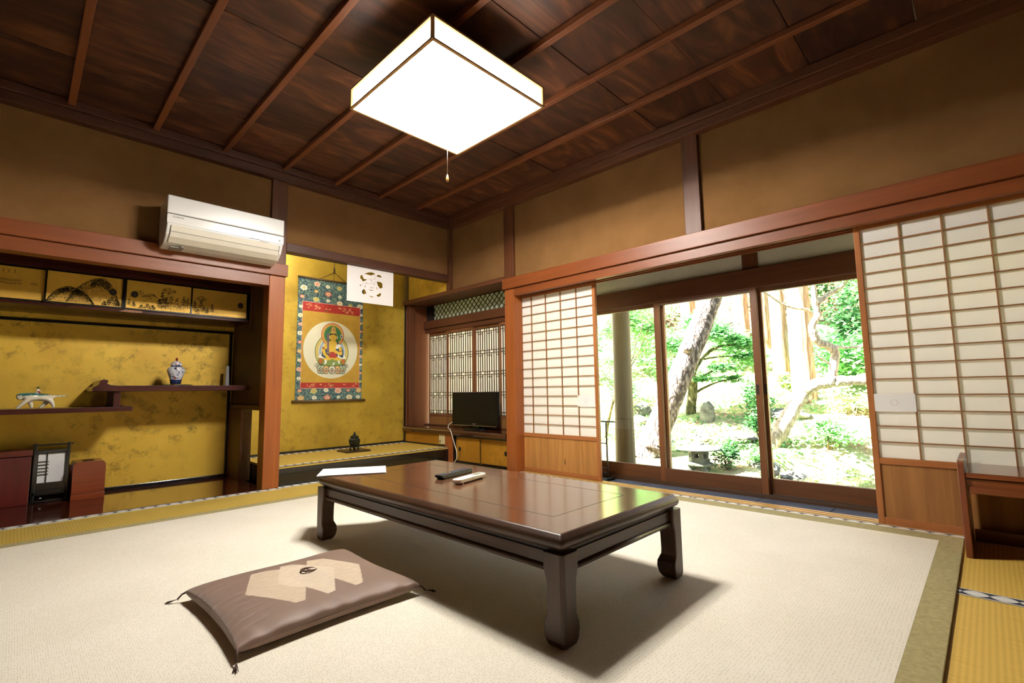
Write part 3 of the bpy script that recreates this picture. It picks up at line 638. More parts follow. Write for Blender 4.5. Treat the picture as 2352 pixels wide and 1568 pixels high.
# ------------------------------------------------------------------ ceiling lamp
lp = thing('ceiling_lamp', 'bright square wood-framed paper lamp hanging from the ceiling', 'lamp', (1.68, 2.15, 2.45), local=True)
GLOW, nt, b = new_mat('lamp_glow'); tr_ = N(nt, 'ShaderNodeBsdfTransparent'); tl2 = N(nt, 'ShaderNodeBsdfTranslucent'); tl2.inputs[0].default_value = (.95, .95, .93, 1); mx = N(nt, 'ShaderNodeMixShader'); mx.inputs[0].default_value = .5
nt.links.new(tr_.outputs[0], mx.inputs[1]); nt.links.new(tl2.outputs[0], mx.inputs[2]); nt.links.new(mx.outputs[0], nt.nodes['Material Output'].inputs[0])
GLOWS, nt, b = new_mat('lamp_side_paper'); tr_ = N(nt, 'ShaderNodeBsdfTransparent'); tl2 = N(nt, 'ShaderNodeBsdfTranslucent'); tl2.inputs[0].default_value = (.62, .61, .58, 1); mx = N(nt, 'ShaderNodeMixShader'); mx.inputs[0].default_value = .88
nt.links.new(tr_.outputs[0], mx.inputs[1]); nt.links.new(tl2.outputs[0], mx.inputs[2]); nt.links.new(mx.outputs[0], nt.nodes['Material Output'].inputs[0])
RING, nt, b = new_mat('ring_tube_glow'); b.inputs['Emission Color'].default_value = (1, .965, .905, 1); b.inputs['Emission Strength'].default_value = 2600
HH = .40; HT = .118
LF = wood('lamp_frame', '#caa06a', '#b08850', 'x', .5)
MB().box(-HH+.006, HH-.006, -HH+.006, HH-.006, .003, .006).build('bottom_panel', GLOW, lp)
for sx, sy in ((1, 0), (-1, 0), (0, 1), (0, -1)):
    q = MB()
    if sx: q.box(sx*(HH-.006)-.0015, sx*(HH-.006)+.0015, -HH+.006, HH-.006, .006, HT)
    else: q.box(-HH+.006, HH-.006, sy*(HH-.006)-.0015, sy*(HH-.006)+.0015, .006, HT)
    q.build('side_panel', GLOWS, lp)
q = MB(); rp = [(.19*math.cos(a), .19*math.sin(a), .055) for a in np.linspace(0, 2*math.pi, 41)]; q.tube(rp, .016, 10, cap=False); q.build('ring_tube', RING, lp)
MB().box(-.05, .05, -.20, .20, .070, HT-.002).box(-.20, .20, -.03, .03, .070, HT-.002).build('tube_holder', plain('lamp_holder', '#f0eee8', .5), lp)
w = .007
for sx in (-1, 1):
    for sy in (-1, 1): MB().box(sx*HH-w, sx*HH+w, sy*HH-w, sy*HH+w, -.002, HT+.004).build('corner_post', LF, lp)
for z in (0, HT):
    for s_ in (-1, 1):
        MB().box(-HH, HH, s_*HH-w, s_*HH+w, z-.004, z+.006).build('frame_rail', LF, lp); MB().box(s_*HH-w, s_*HH+w, -HH, HH, z-.004, z+.006).build('frame_rail', LF, lp)
MB().box(-HH+.004, HH-.004, -HH+.004, HH-.004, HT-.002, HT+.003).box(-.2, .2, -.2, .2, HT+.003, HT+.012).build('top_plate', plain('lamp_top', '#d8d4cc', .5), lp)
MB().lathe([(.055, .285), (.055, .305), (.03, .325)], (0.0, -.02, 0), 20).build('ceiling_rose', plain('ivory_rose', '#d8d2c4', .4), lp)
ch = MB()
for k in range(9):
    z = HT+.008+.019*k; pts = []
    for a in np.linspace(0, 2*math.pi, 11):
        u, vv = .006*math.cos(a), .012*math.sin(a); pts.append((u, -.02, z+.01+vv) if k % 2 == 0 else (0, -.02+u, z+.01+vv))
    ch.tube(pts, .0016, 6, cap=False)
ch.build('chain', plain('brass_chain', '#6e6250', .4, metal=.8), lp)
MB().tube([(0, 0, .003), (.0008, 0, -.2), (0, 0, -.415)], .0016, 6).build('pull_cord', plain('white_cord', '#e8e4da', .7), lp)
MB().lathe([(.0035, -.455), (.0075, -.452), (.0075, -.43), (.0035, -.412)], (0, 0, 0), 12).build('pull_knob', plain('amber_knob', '#c89a5a', .35), lp)
# ------------------------------------------------------------------ air conditioner
ac = thing('air_conditioner', 'white wall air conditioner above the cedar rail, beside the pillar', 'air conditioner', (1.05, YA, 1.865))
ACW = plain('warm_white_plastic', '#dad7d2', .28, coat=.15); ACL = plain('beige_louver', '#d2cabb', .35); ACG = plain('dark_gap', '#4a4640', .6)
x0, x1 = .668, 1.468
q = MB(); q.prism([(YA-.002, 1.88), (YA-.002, 2.205), (4.085, 2.205), (4.062, 2.19), (4.055, 2.00), (4.09, 1.93), (4.15, 1.885), (4.20, 1.868), (4.30, 1.866)], 'x', x0+.004, x1-.004); q.build('body', ACW, ac, bevel=.008, seg=3)
q = MB(); q.prism([(4.062, 2.073), (4.062, 2.196), (4.078, 2.211), (4.20, 2.211), (4.20, 2.207), (4.082, 2.205), (4.066, 2.19), (4.066, 2.073)], 'x', x0, x1); 
q = MB().box(x0, x1, 4.052, 4.09, 2.077, 2.21); q.build('front_panel', ACW, ac, bevel=.008, seg=3)
MB().box(x0+.001, x1-.001, 4.056, 4.09, 2.0705, 2.0775).build('panel_gap', ACG, ac)
q = MB(); q.prism([(4.050, 2.005), (4.050, 2.071), (4.09, 2.071), (4.09, 2.005)], 'x', x0+.001, x1-.001); q.build('lower_panel', plain('glossy_white', '#dedbd6', .12, coat=.6), ac, bevel=.004)
q = MB(); q.prism([(4.058, 1.992), (4.071, 1.9525), (4.076, 1.9545), (4.063, 1.994)], 'x', x0+.03, x1-.03); q.build('louver', ACL, ac)
q = MB(); q.prism([(4.0725, 1.949), (4.092, 1.917), (4.135, 1.884), (4.14, 1.888), (4.097, 1.921), (4.0775, 1.951)], 'x', x0+.03, x1-.03); q.build('louver', ACL, ac)
for xx in (x0+.028, x1-.032): q = MB(); q.prism([(4.0565, 1.99), (4.071, 1.949), (4.088, 1.924), (4.094, 1.926), (4.077, 1.951), (4.062, 1.992)], 'x', xx, xx+.003); q.build('louver_seam', ACG, ac)
MB().box(1.21, 1.28, 4.0478, 4.051, 2.006, 2.009).build('indicator_line', ACG, ac)
MB().box(1.29, 1.35, 4.0497, 4.058, 1.997, 2.004).build('indicator', plain('grey_label', '#b8b4ac', .5), ac)
MB().box(.72, .80, 4.17, 4.26, 1.861, 1.8655).box(.78, .80, 4.15, 4.168, 1.866, 1.872).build('underside_label', plain('grey_sticker', '#8a8478', .6), ac)
MB().box(1.39, 1.42, 4.26, 4.33, 1.74+.17, 1.88).build('pipe_cover', ACL, ac)
def text_obj(name, body, size, loc, rot, mat, parent, ext=.0004, sx=1):
    cu_ = bpy.data.curves.new(name, 'FONT'); cu_.body = body; cu_.size = size; cu_.extrude = ext; cu_.align_x = 'CENTER'; cu_.align_y = 'CENTER'
    o = bpy.data.objects.new(name+'_c', cu_); COL.objects.link(o); dg = bpy.context.evaluated_depsgraph_get()
    me = bpy.data.meshes.new_from_object(o.evaluated_get(dg)); bpy.data.objects.remove(o); me.materials.append(mat)
    t = bpy.data.objects.new(name, me); COL.objects.link(t); t.parent = parent; p = parent['_o']
    t.location = tuple(loc[i]-p[i] for i in range(3)); t.rotation_euler = rot; t.scale = (sx, 1, 1); return t
GREY = plain('grey_print', '#5a5856', .5)
text_obj('lettering', 'DAIKIN', .020, (.735, 4.0497, 2.052), (R(90), 0, 0), GREY, ac)
MB().prism([(1.422, 2.030), (1.434, 2.038), (1.434, 2.022)], 'y', 4.0493, 4.050).box(1.436, 1.439, 4.0493, 4.050, 2.020, 2.042).build('emblem', GREY, ac)
# ------------------------------------------------------------------ television
TVB = plain('glossy_black', '#0c0c0d', .25, spec=.35, coat=.1)
tv = thing('television', 'small black flat television on the ledge in the window bay', 'television', (3.585, 4.10, .36))
MB().box(3.575, 3.615, 3.732, 4.492, .400, .770).box(3.615, 3.66, 3.80, 4.42, .44, .74).build('casing', TVB, tv, bevel=.006, seg=3)
MB().box(3.5735, 3.5755, 3.752, 4.472, .438, .752).build('screen', plain('dark_screen', '#0c0e0e', .3, spec=.25), tv)
MB().box(3.572, 3.576, 3.745, 4.45, .401, .405).build('silver_line', plain('silver_trim', '#c8c8c4', .25, metal=.8), tv)
MB().box(3.60, 3.625, 4.05, 4.16, .372, .405).build('stand_neck', TVB, tv)
MB().lathe([(.15, 0), (.15, .006), (.12, .014), (.04, .018)], (3.59, 4.10, .3605), 36, sx=.62, sy=1.15).build('stand_base', TVB, tv)
tvm = MB().box(3.5732, 3.5742, 4.075, 4.135, .418, .424)
tvm.build('lettering', plain('grey_mark', '#8a8a88', .4), tv)
cb_ = thing('power_cord', 'white cord hanging from the television down past the ledge', 'cord', (3.37, 4.2, 0))
pts = [(3.56, 4.47, .43), (3.50, 4.46, .405), (3.43, 4.38, .3715), (3.388, 4.30, .367), (3.378, 4.262, .335), (3.375, 4.235, .28), (3.375, 4.195, .20), (3.375, 4.165, .13), (3.375, 4.168, .06), (3.372, 4.205, .015), (3.372, 4.175, .008), (3.372, 4.08, .008), (3.372, 3.95, .008), (3.372, 3.80, .008)]
def smooth(pts, n=6):
    P = [Vector(p) for p in pts]; out = []
    for i in range(len(P)-1):
        p0, p1, p2, p3 = P[max(i-1, 0)], P[i], P[i+1], P[min(i+2, len(P)-1)]
        for k in range(n):
            t = k/n; out.append(.5*((2*p1)+(p2-p0)*t+(2*p0-5*p1+4*p2-p3)*t*t+(3*p1-p0-3*p2+p3)*t**3))
    out.append(P[-1]); return out
MB().tube(smooth(pts), .0042, 8).build('cable', plain('white_cable', '#dedad0', .45), cb_)
bc = thing('aerial_cable', 'thin dark cable running down across the left gold cabinet door', 'cord', (3.437, 4.2, .03))
MB().tube(smooth([(3.436, 4.232, .300), (3.436, 4.222, .22), (3.435, 4.205, .17), (3.434, 4.18, .12), (3.434, 4.19, .06), (3.434, 4.235, .03)]), .0018, 6).build('cable', plain('brown_cable', '#3a2410', .6), bc)
# ------------------------------------------------------------------ hanging scroll
YS = 5.262
sc = thing('hanging_scroll', 'hanging scroll with a seated haloed figure in a white disc, floral blue border', 'scroll', (2.46, YS, .69))
BRO, nt, b = new_mat('floral_brocade'); mp = coords(nt)
def vor(scale, feat='F1'):
    v = N(nt, 'ShaderNodeTexVoronoi', feature=feat); v.inputs['Scale'].default_value = scale; nt.links.new(mp.outputs[0], v.inputs['Vector']); return v
n1 = N(nt, 'ShaderNodeTexNoise'); n1.inputs['Scale'].default_value = 55; n1.inputs['Detail'].default_value = 4; n1.inputs['Distortion'].default_value = 1.6; nt.links.new(mp.outputs[0], n1.inputs['Vector'])
r1 = ramp(nt, [(.38, '#22344e'), (.48, '#36525c'), (.55, '#5c8270'), (.66, '#9aa890')]); nt.links.new(n1.outputs[0], r1.inputs[0]); nt.links.new(r1.outputs[0], b.inputs['Base Color'])
b.inputs['Roughness'].default_value = .7
REDB = noisy('red_brocade', '#b03a30', '#962c26', 40, .7); REDC = plain('pale_cloud', '#d89a6a', .7); PINKL = plain('pink_line', '#c88a84', .7)
FIELD = noisy('gold_silk', '#c09a3c', '#b08a34', 6, .6); DISC = plain('cream_disc', '#dcd8bc', .7)
xL, xR, zB, zT = 2.072, 2.838, .70, 2.055
q = MB(); q.tube([(xL-.006, YS-.006, zT), (xR+.006, YS-.006, zT)], .011, 12); q.build('top_rod', plain('dark_rod', '#4a3a24', .5), sc)
q = MB(); q.tube([(xL-.035, YS-.016, zB), (xR+.035, YS-.016, zB)], .015, 14); q.build('bottom_roller', plain('roller_wood', '#5a4628', .45), sc)
def frect(mb, x0, x1, z0, z1, y, mi=0): mb.flat([(x0, z0), (x1, z0), (x1, z1), (x0, z1)], y, mi)
ix0, ix1, iz0, iz1 = 2.128, 2.800, .845, 1.785
q = MB(); frect(q, ix0-.007, ix1+.007, iz0-.007, iz1+.007, YS-.0014); q.build('pink_border', PINKL, sc)
for bz0, bz1, nn_ in ((1.688, iz1, 30), (iz0, .902, 18)):
    q = MB(); frect(q, ix0, ix1, bz0, bz1, YS-.0018)
    for k in range(nn_):
        cx = ix0+.03+rng.random()*(ix1-ix0-.06); cz = bz0+.008+rng.random()*(bz1-bz0-.024); L_ = .010+.014*rng.random(); sg = 1 if rng.random() < .5 else -1
        for dx, dz, l2 in ((0, 0, 1), (.006*sg, .005, .7), (-.008*sg, .009, .45)):
            q.flat([(cx+dx-L_*l2, cz+dz), (cx+dx-L_*l2*.3, cz+dz-.0024), (cx+dx+L_*l2*.4, cz+dz+.001), (cx+dx+L_*l2, cz+dz+.003), (cx+dx+L_*l2*.3, cz+dz+.0042), (cx+dx-L_*l2*.5, cz+dz+.003)], YS-.0021, 1)
    q.build('red_band', [REDB, REDC], sc)
q = MB(); frect(q, ix0, ix1, .902, 1.688, YS-.0018); q.build('gold_silk_field', FIELD, sc)
# flowers on the mounting
FLC = [plain('flower_%s' % n_, c_, .7) for n_, c_ in (('cream', '#e0dcae'), ('pink', '#dcb8a0'), ('coral', '#cc7050'), ('white', '#e4e2d0'), ('olive', '#b8b870'), ('tan', '#c89a5a'))]
q = MB().box(xL, xR, YS-.001, YS, zB, zT, 6)
def flower(cx, cz, r, mi):
    pts = []
    for k in range(28):
        a = 2*math.pi*k/28; rr = r*(1+.07*math.cos(11*a+cx*50)+.06*math.cos(5*a+cz*40)); pts.append((cx+rr*1.12*math.cos(a), cz+rr*.86*math.sin(a)))
    q.flat(pts, YS-.0016, mi)
    for k in range(5):
        a = 2*math.pi*k/5+cz*9; q.flat([(cx+r*.5*math.cos(a)+r*.24*math.cos(t), cz+r*.4*math.sin(a)+r*.16*math.sin(t)) for t in np.linspace(0, 2*math.pi, 8, endpoint=False)], YS-.0019, (mi+1) % 6)
    q.flat([(cx+r*.22*math.cos(t), cz+r*.18*math.sin(t)) for t in np.linspace(0, 2*math.pi, 8, endpoint=False)], YS-.0021, 5)
for (u, v, r, m_) in [(.27, 2.0, .034, 1), (.43, 1.985, .024, 3), (.08, 1.94, .036, 3), (.26, 1.915, .022, 5), (.44, 1.90, .034, 2), (.61, 1.985, .03, 4), (.62, 1.885, .02, 3), (.06, 1.84, .024, 2), (.26, 1.825, .033, 4), (.44, 1.825, .022, 3), (.62, 1.81, .032, 0), (.79, 1.80, .024, 4), (.95, 1.80, .034, 3), (.80, 1.93, .03, 1), (.95, 1.93, .025, 0),
                   (.06, .815, .022, 2), (.26, .81, .036, 4), (.44, .818, .026, 3), (.62, .812, .036, 1), (.78, .815, .02, 2), (.95, .815, .034, 5), (.08, .735, .036, 5), (.27, .738, .026, 3), (.46, .737, .036, 2), (.63, .74, .02, 3), (.80, .737, .036, 0), (.94, .738, .024, 3)]:
    flower(xL+u*(xR-xL), v, r*.95, m_)
for k in range(9):
    z = 1.73-.098*k; flower(xL+.034, z, .026 if k % 2 else .020, (3, 0, 1, 3, 2, 5, 0, 1, 3)[k]); flower(xR-.02, z-.03, .017, (3, 5, 2, 4, 5, 1, 3, 2, 4)[k])
q.build('mounting_cloth', FLC+[BRO], sc)
def PX(cx, cy): return (2.459+(cx-757)*.000493, 1.271-(cy-800)*.000493)
def circ(cx, cy, rx, ry, n=40, a0=0, a1=360): return [PX(cx+rx*math.cos(R(a0+(a1-a0)*k/n)), cy+ry*math.sin(R(a0+(a1-a0)*k/n))) for k in range(n if a1-a0 == 360 else n+1)]
def pp(*c): return [PX(c[i], c[i+1]) for i in range(0, len(c), 2)]
q = MB(); q.flat(circ(757, 800, 642, 655, 72), YS-.0022); q.build('white_disc', DISC, sc)
FIGC = [plain('paint_'+n_, c_, .75) for n_, c_ in (('olive', '#6a7c3a'), ('straw', '#c8b468'), ('blue', '#8aa4b8'), ('cream', '#dcd8c0'), ('red', '#b0503c'), ('orange', '#d8a050'), ('green', '#5c8c50'), ('deepgreen', '#3c7850'), ('skin', '#d8b440'), ('gold', '#b89438'), ('black', '#2c2a26'), ('navy', '#2e4458'), ('white', '#e8e8e0'), ('crimson', '#a83c30'), ('mauve', '#94707c'), ('rust', '#b0642c'), ('leaf', '#7c9048'), ('sage', '#a8b090'), ('peach', '#d8ac70'))]
FI = {m.name.split('_')[1]: i for i, m in enumerate(FIGC)}
q = MB(); yy = [YS-.0024]
def P_(poly, c_): q.flat(poly, yy[0], FI[c_]); yy[0] -= .00012
for rx, ry, c_ in ((402, 420, 'olive'), (386, 404, 'straw'), (318, 350, 'cream'), (300, 330, 'blue'), (262, 300, 'cream')): P_(circ(775, 850, rx, ry), c_)
for r_, c_ in ((272, 'red'), (258, 'orange'), (212, 'green'), (185, 'deepgreen'), (120, 'green')): P_(circ(783, 460, r_, r_+4), c_)
for sx in (-1, 1):   # lotus outer leaves
    for k, (a, L_) in enumerate(((205, 440), (195, 420), (185, 430), (176, 400), (168, 360))):
        an = R(a) if sx < 0 else R(180-a); ex, ey = 775+L_*math.cos(an), 1230-80+40*k+L_*.33*math.sin(R(a))*-1-120
        P_(pp(775+sx*150, 1180+25*k, 775+sx*280, 1105+42*k, ex, ey+40, 775+sx*270, 1140+42*k), 'black'); P_(pp(775+sx*160, 1184+25*k, 775+sx*280, 1112+42*k, ex-sx*14, ey+42, 775+sx*268, 1134+42*k), 'sage')
for k, cx in enumerate((490, 560, 1055, 985, 640, 905, 775)):
    w = (62, 70, 62, 70, 74, 74, 86)[k]
    P_(pp(cx-w, 1240, cx-w*.6, 1165, cx, 1140, cx+w*.6, 1165, cx+w, 1240, cx+w*.6, 1330, cx, 1352, cx-w*.6, 1330), 'black')
    P_(pp(cx-w*.86, 1240, cx-w*.5, 1172, cx, 1150, cx+w*.5, 1172, cx+w*.86, 1240, cx+w*.5, 1322, cx, 1342, cx-w*.5, 1322), ('sage', 'sage', 'sage', 'sage', 'peach', 'peach', 'cream')[k])
    P_(circ(cx, 1265, w*.5, w*.62, 16), 'black'); P_(circ(cx, 1268, w*.4, w*.52, 16), 'sage'); P_(circ(cx, 1280, w*.18, w*.3, 12), 'crimson')
P_(circ(775, 1070, 320, 110), 'olive'); P_(circ(775, 1060, 300, 96), 'leaf')
for cx in (512, 1038): P_(circ(cx, 1062, 60, 72, 20), 'olive'); P_(circ(cx, 1062, 48, 58, 20), 'rust')
P_(pp(440, 990, 540, 870, 620, 930, 600, 1010), 'white'); P_(pp(1110, 990, 1010, 870, 930, 930, 960, 1010), 'white')
P_(pp(600, 690, 700, 590, 850, 590, 960, 660, 1030, 800, 1040, 960, 960, 1000, 580, 990, 520, 950, 540, 760), 'navy')   # robe behind
P_(pp(560, 1010, 700, 950, 880, 950, 1000, 1010, 980, 1050, 850, 1040, 780, 1010, 690, 1045, 580, 1040), 'skin')            # legs
P_(pp(600, 1030, 650, 1040, 640, 1110, 590, 1150), 'white'); P_(pp(810, 1085, 845, 1090, 820, 1140, 770, 1160), 'white'); P_(pp(905, 1040, 950, 1045, 960, 1120, 915, 1100), 'white')
P_(pp(690, 960, 700, 880, 800, 830, 870, 880, 880, 960, 860, 985, 720, 985), 'crimson')                                   # sash
P_(pp(690, 640, 720, 590, 850, 590, 880, 640, 860, 760, 830, 840, 760, 850, 700, 860, 690, 760), 'skin')                     # torso
P_(pp(640, 640, 700, 600, 700, 720, 640, 790, 560, 800, 575, 700), 'skin'); P_(pp(520, 790, 600, 790, 620, 900, 690, 940, 690, 975, 630, 975, 560, 920), 'skin')   # left-hand arm
P_(pp(850, 740, 870, 680, 930, 655, 985, 700, 940, 740, 900, 770, 850, 775), 'white'); P_(pp(920, 740, 980, 720, 1010, 840, 1010, 900, 960, 925, 870, 880, 820, 870, 820, 810, 850, 800, 940, 850), 'skin')
P_(pp(900, 880, 940, 940, 1030, 990, 960, 985, 905, 960), 'white'); P_(pp(530, 755, 600, 775, 595, 800, 528, 775), 'crimson'); P_(pp(940, 820, 1000, 815, 1000, 832, 940, 838), 'crimson')
P_(circ(786, 520, 82, 80, 28), 'skin'); P_(pp(702, 520, 706, 440, 770, 425, 860, 440, 868, 520, 855, 470, 790, 445, 716, 470), 'black')
P_(pp(712, 430, 740, 290, 785, 265, 835, 290, 858, 430), 'gold'); P_(pp(735, 415, 760, 310, 785, 285, 812, 310, 835, 415), 'straw'); P_(circ(786, 345, 16, 34, 12), 'red')
for cx in (758, 816): P_(circ(cx, 506, 17, 3.5, 10), 'black')
P_(circ(786, 535, 4, 12, 8), 'gold'); P_(circ(786, 562, 14, 4, 10), 'red')
for cx in (692, 882): P_(pp(cx-12, 480, cx+12, 480, cx+9, 550, cx-9, 550), 'cream')
P_(circ(985, 482, 36, 48, 18), 'cream'); P_(pp(960, 500, 985, 445, 1010, 500), 'navy')
P_(pp(640, 440, 662, 420, 684, 440, 690, 880, 645, 880), 'mauve'); P_(pp(656, 440, 666, 430, 672, 880, 660, 880), 'navy'); P_(pp(625, 872, 720, 872, 720, 890, 625, 890), 'gold')
q.build('figure_painting', FIGC, sc)
q = MB(); C_ = (2.469, YS-.008, 2.165)
for x in (2.30, 2.62): q.tube([C_, (x, YS-.008, zT+.004)], .0022, 6)
q.tube([C_, (2.469, YS-.006, zT)], .0016, 6); q.tube([(2.469, YS-.008, 2.15), (2.469, YS-.008, 2.21)], .008, 8); q.tube([(2.469, YS-.008, 2.2), (2.469, YS-.006, 2.58)], .0025, 6)
q.build('hanging_cord', plain('scroll_cord', '#3a3020', .7), sc)
# ------------------------------------------------------------------ cut-paper sheet hung from the lintel
cpap = thing('cut_paper', 'white cut-paper sheet with a tied pouch design hanging from the lintel', 'cut paper', (2.43, YA-.002, 1.675))
def cut_paper():
    x0, x1, z0, z1 = 2.178, 2.688, 1.672, 2.030
    def T(u, v):   # crop pixels of the sheet: corners (265,105) (1640,365) (1608,1362) (222,1150)
        s = (u-262+(v-105)*.035)/1375; tt = (v-105-s*262)/(1045-45*s); return (x0+s*(x1-x0), z1-tt*(z1-z0))
    H = [[(752,385),(810,360),(880,345),(960,343),(1030,370),(1070,410),(1000,412),(945,440),(860,415)], [(632,430),(690,420),(700,490),(730,535),(815,550),(780,585),(690,610),(670,560),(620,510)],
         [(1128,432),(1185,422),(1250,465),(1262,510),(1190,490),(1112,472)], [(1110,618),(1230,640),(1285,690),(1275,760),(1290,800),(1210,830),(1140,740)], [(705,825),(760,860),(775,920),(800,965),(745,970),(722,990),(685,965),(658,910)],
         [(1205,945),(1238,995),(1200,1055),(1150,1072),(1085,1025),(1125,998),(1170,990)], [(860,1018),(930,1045),(1000,1055),(990,1075),(920,1068)], [(860,820),(910,858),(1005,870),(990,885),(910,882)], [(905,762),(950,790),(1018,795),(990,808),(930,798)],
         [(1010,625),(1030,680),(1050,728),(1020,700)], [(1080,765),(1120,810),(1130,858),(1105,830)], [(785,720),(765,760),(765,790),(745,780),(755,740)], [(720,655),(700,690),(700,720),(688,690)], [(830,640),(790,675),(760,678),(790,652)], [(880,655),(850,690),(825,692)],
         [(970,630),(940,672),(915,678)], [(980,540),(960,590),(930,608),(945,575)], [(1078,510),(1055,545),(1015,550)], [(1025,450),(990,480),(970,488)], [(1090,440),(1070,468),(1040,478)], [(940,520),(920,565),(905,560)], [(888,535),(870,560),(855,558)], [(1062,612),(1080,650),(1068,655)], [(600,740),(625,688),(650,740),(628,730)]]
    cu_ = bpy.data.curves.new('cut', 'CURVE'); cu_.dimensions = '2D'; cu_.fill_mode = 'BOTH'; cu_.extrude = .0003
    for poly in [[(262,105),(1637,367),(1601,1367),(227,1150)]]+H:
        s = cu_.splines.new('POLY'); s.points.add(len(poly)-1); s.use_cyclic_u = True
        for p_, (u, v) in zip(s.points, poly):
            X, Z = T(u, v); p_.co = (X-2.43, Z-1.675, 0, 1)
    o = bpy.data.objects.new('cut_c', cu_); COL.objects.link(o); dg = bpy.context.evaluated_depsgraph_get(); me = bpy.data.meshes.new_from_object(o.evaluated_get(dg)); bpy.data.objects.remove(o)
    me.materials.append(plain('kirigami_paper', '#eee8e4', .85, spec=.15)); s = bpy.data.objects.new('paper_sheet', me); COL.objects.link(s); s.parent = cpap; s.rotation_euler = (R(90), 0, 0); s.location = (0, .018, 0)
cut_paper()
# ------------------------------------------------------------------ incense burner on its tray
tr = thing('display_tray', 'flat dark tray lying on the raised tatami below the scroll', 'tray', (2.565, 4.90, .1635), R(-4), local=True)
MB().box(-.135, .135, -.125, .125, 0, .016).build('board', plain('tray_brown', '#2c1c10', .35), tr, bevel=.002)
ib = thing('incense_burner', 'small dark bronze incense burner with lidded knob on the flat tray', 'incense burner', (2.57, 4.90, .18), R(10), local=True)
BRZ = plain('dark_bronze', '#2c2e24', .38, metal=.55)
MB().lathe([(.02, .022), (.046, .026), (.058, .06), (.066, .095), (.064, .108), (.050, .120), (.044, .124), (.046, .13)], (0, 0, 0), 6, smooth=False).build('body', BRZ, ib, bevel=.003)
MB().lathe([(.052, .13), (.050, .136), (.040, .146), (.018, .152), (.010, .154)], (0, 0, 0), 6, smooth=False).build('lid', BRZ, ib, bevel=.002)
MB().lathe([(.010, .152), (.015, .160), (.014, .168), (.007, .174), (.010, .18), (.006, .19)], (0, 0, 0), 14).build('knob', BRZ, ib)
for k in range(6):
    if k % 2 == 0 or True:
        a = R(60*k); MB().tube([(.043*math.cos(a), .043*math.sin(a), .03), (.048*math.cos(a), .048*math.sin(a), .015), (.042*math.cos(a), .042*math.sin(a), 0)], [.008, .006, .006], 8).build('foot', BRZ, ib)
# ------------------------------------------------------------------ shelf alcove: cabinet, shelves, ornaments
wc = thing('wall_cabinet', 'wall cabinet with four gold doors of ink landscapes above the staggered shelf', 'cabinet', (.1, 4.8, 1.44))
CT = noisy('worn_lacquer', '#4a1e12', '#2c120c', 5, .25, lo=.4, hi=.7)
q = MB().box(XL, 1.462, 4.795, 5.28, 1.440, 1.462); q.build('bottom_board', CT, wc, bevel=.003)
q = MB(); q.prism([(.52, 1.444), (.56, 1.4615), (.66, 1.460), (.672, 1.452), (.66, 1.445), (.6, 1.4405)], 'y', 4.7935, 4.795); q.build('worn_patch', plain('bare_wood', '#8a5a40', .6), wc)['label'] = 'patch worn to bare wood'
MB().box(XL, 1.462, 4.80, 5.28, 1.715, 1.75).box(XL, 1.462, 4.82, 4.86, 1.75, 1.87).build('top_board', LQ, wc)
MB().box(1.447, 1.462, 4.80, 5.28, 1.462, 1.715).build('side_board', BLK, wc); MB().box(XL, 1.447, 5.26, 5.28, 1.462, 1.715).build('back_board', BLK, wc)
INK = plain('ink', '#2e2410', .8); INKL = plain('pale_ink', '#6a5422', .8)
def stroke(mb, x, z, L_, ang, w, y, mi=0):
    dx, dz = math.cos(ang)*L_/2, math.sin(ang)*L_/2; nx, nz = -math.sin(ang)*w/2, math.cos(ang)*w/2
    mb.flat([(x-dx, z-dz), (x+nx*.9, z+nz*.9), (x+dx, z+dz), (x-nx*.9, z-nz*.9)], y, mi)
def mountain(mb, y, x0, x1, zb, h, skew, n, dark=.6, clip=None):
    for k in range(n):
        t = rng.random(); s = rng.random()**1.3; x = x0+(x1-x0)*t
        prof = max(0, 1-abs((t-skew)/(skew if t < skew else 1-skew))**1.9)**.8; z = zb+h*prof*(1-s*.95)
        slope = (h/(x1-x0))*(1.7 if t < skew else -2.0)
        if rng.random() > dark+.5*(1-s): continue
        if clip and not (clip[0] < x < clip[1]): continue
        stroke(mb, x, z, .006+.016*rng.random(), math.atan(slope)*(.5+.6*rng.random()), .0012+.0018*rng.random()*(1.5-s), y, 0 if s < .5 else 1)
def tree_ink(mb, y, x, zb, h, wid, n, mi=0):
    mb.flat([(x-.0012, zb), (x+.0012, zb), (x+.0007, zb+h), (x-.0007, zb+h)], y, mi)
    for k in range(n):
        t = rng.random(); lv = round(t*4)/4*.35+t*.65+.10*rng.random(); z = zb+h*min(1.02, .12+.88*lv); ww = wid*(1.15-.85*lv)*(.7+.6*rng.random()); xx = x+(rng.random()-.5)*ww
        stroke(mb, xx, z-abs(xx-x)*.25, .004+.008*rng.random(), (rng.random()-.5)*2.4, .0022+.0032*rng.random(), y, mi if rng.random() < .8 else 1)
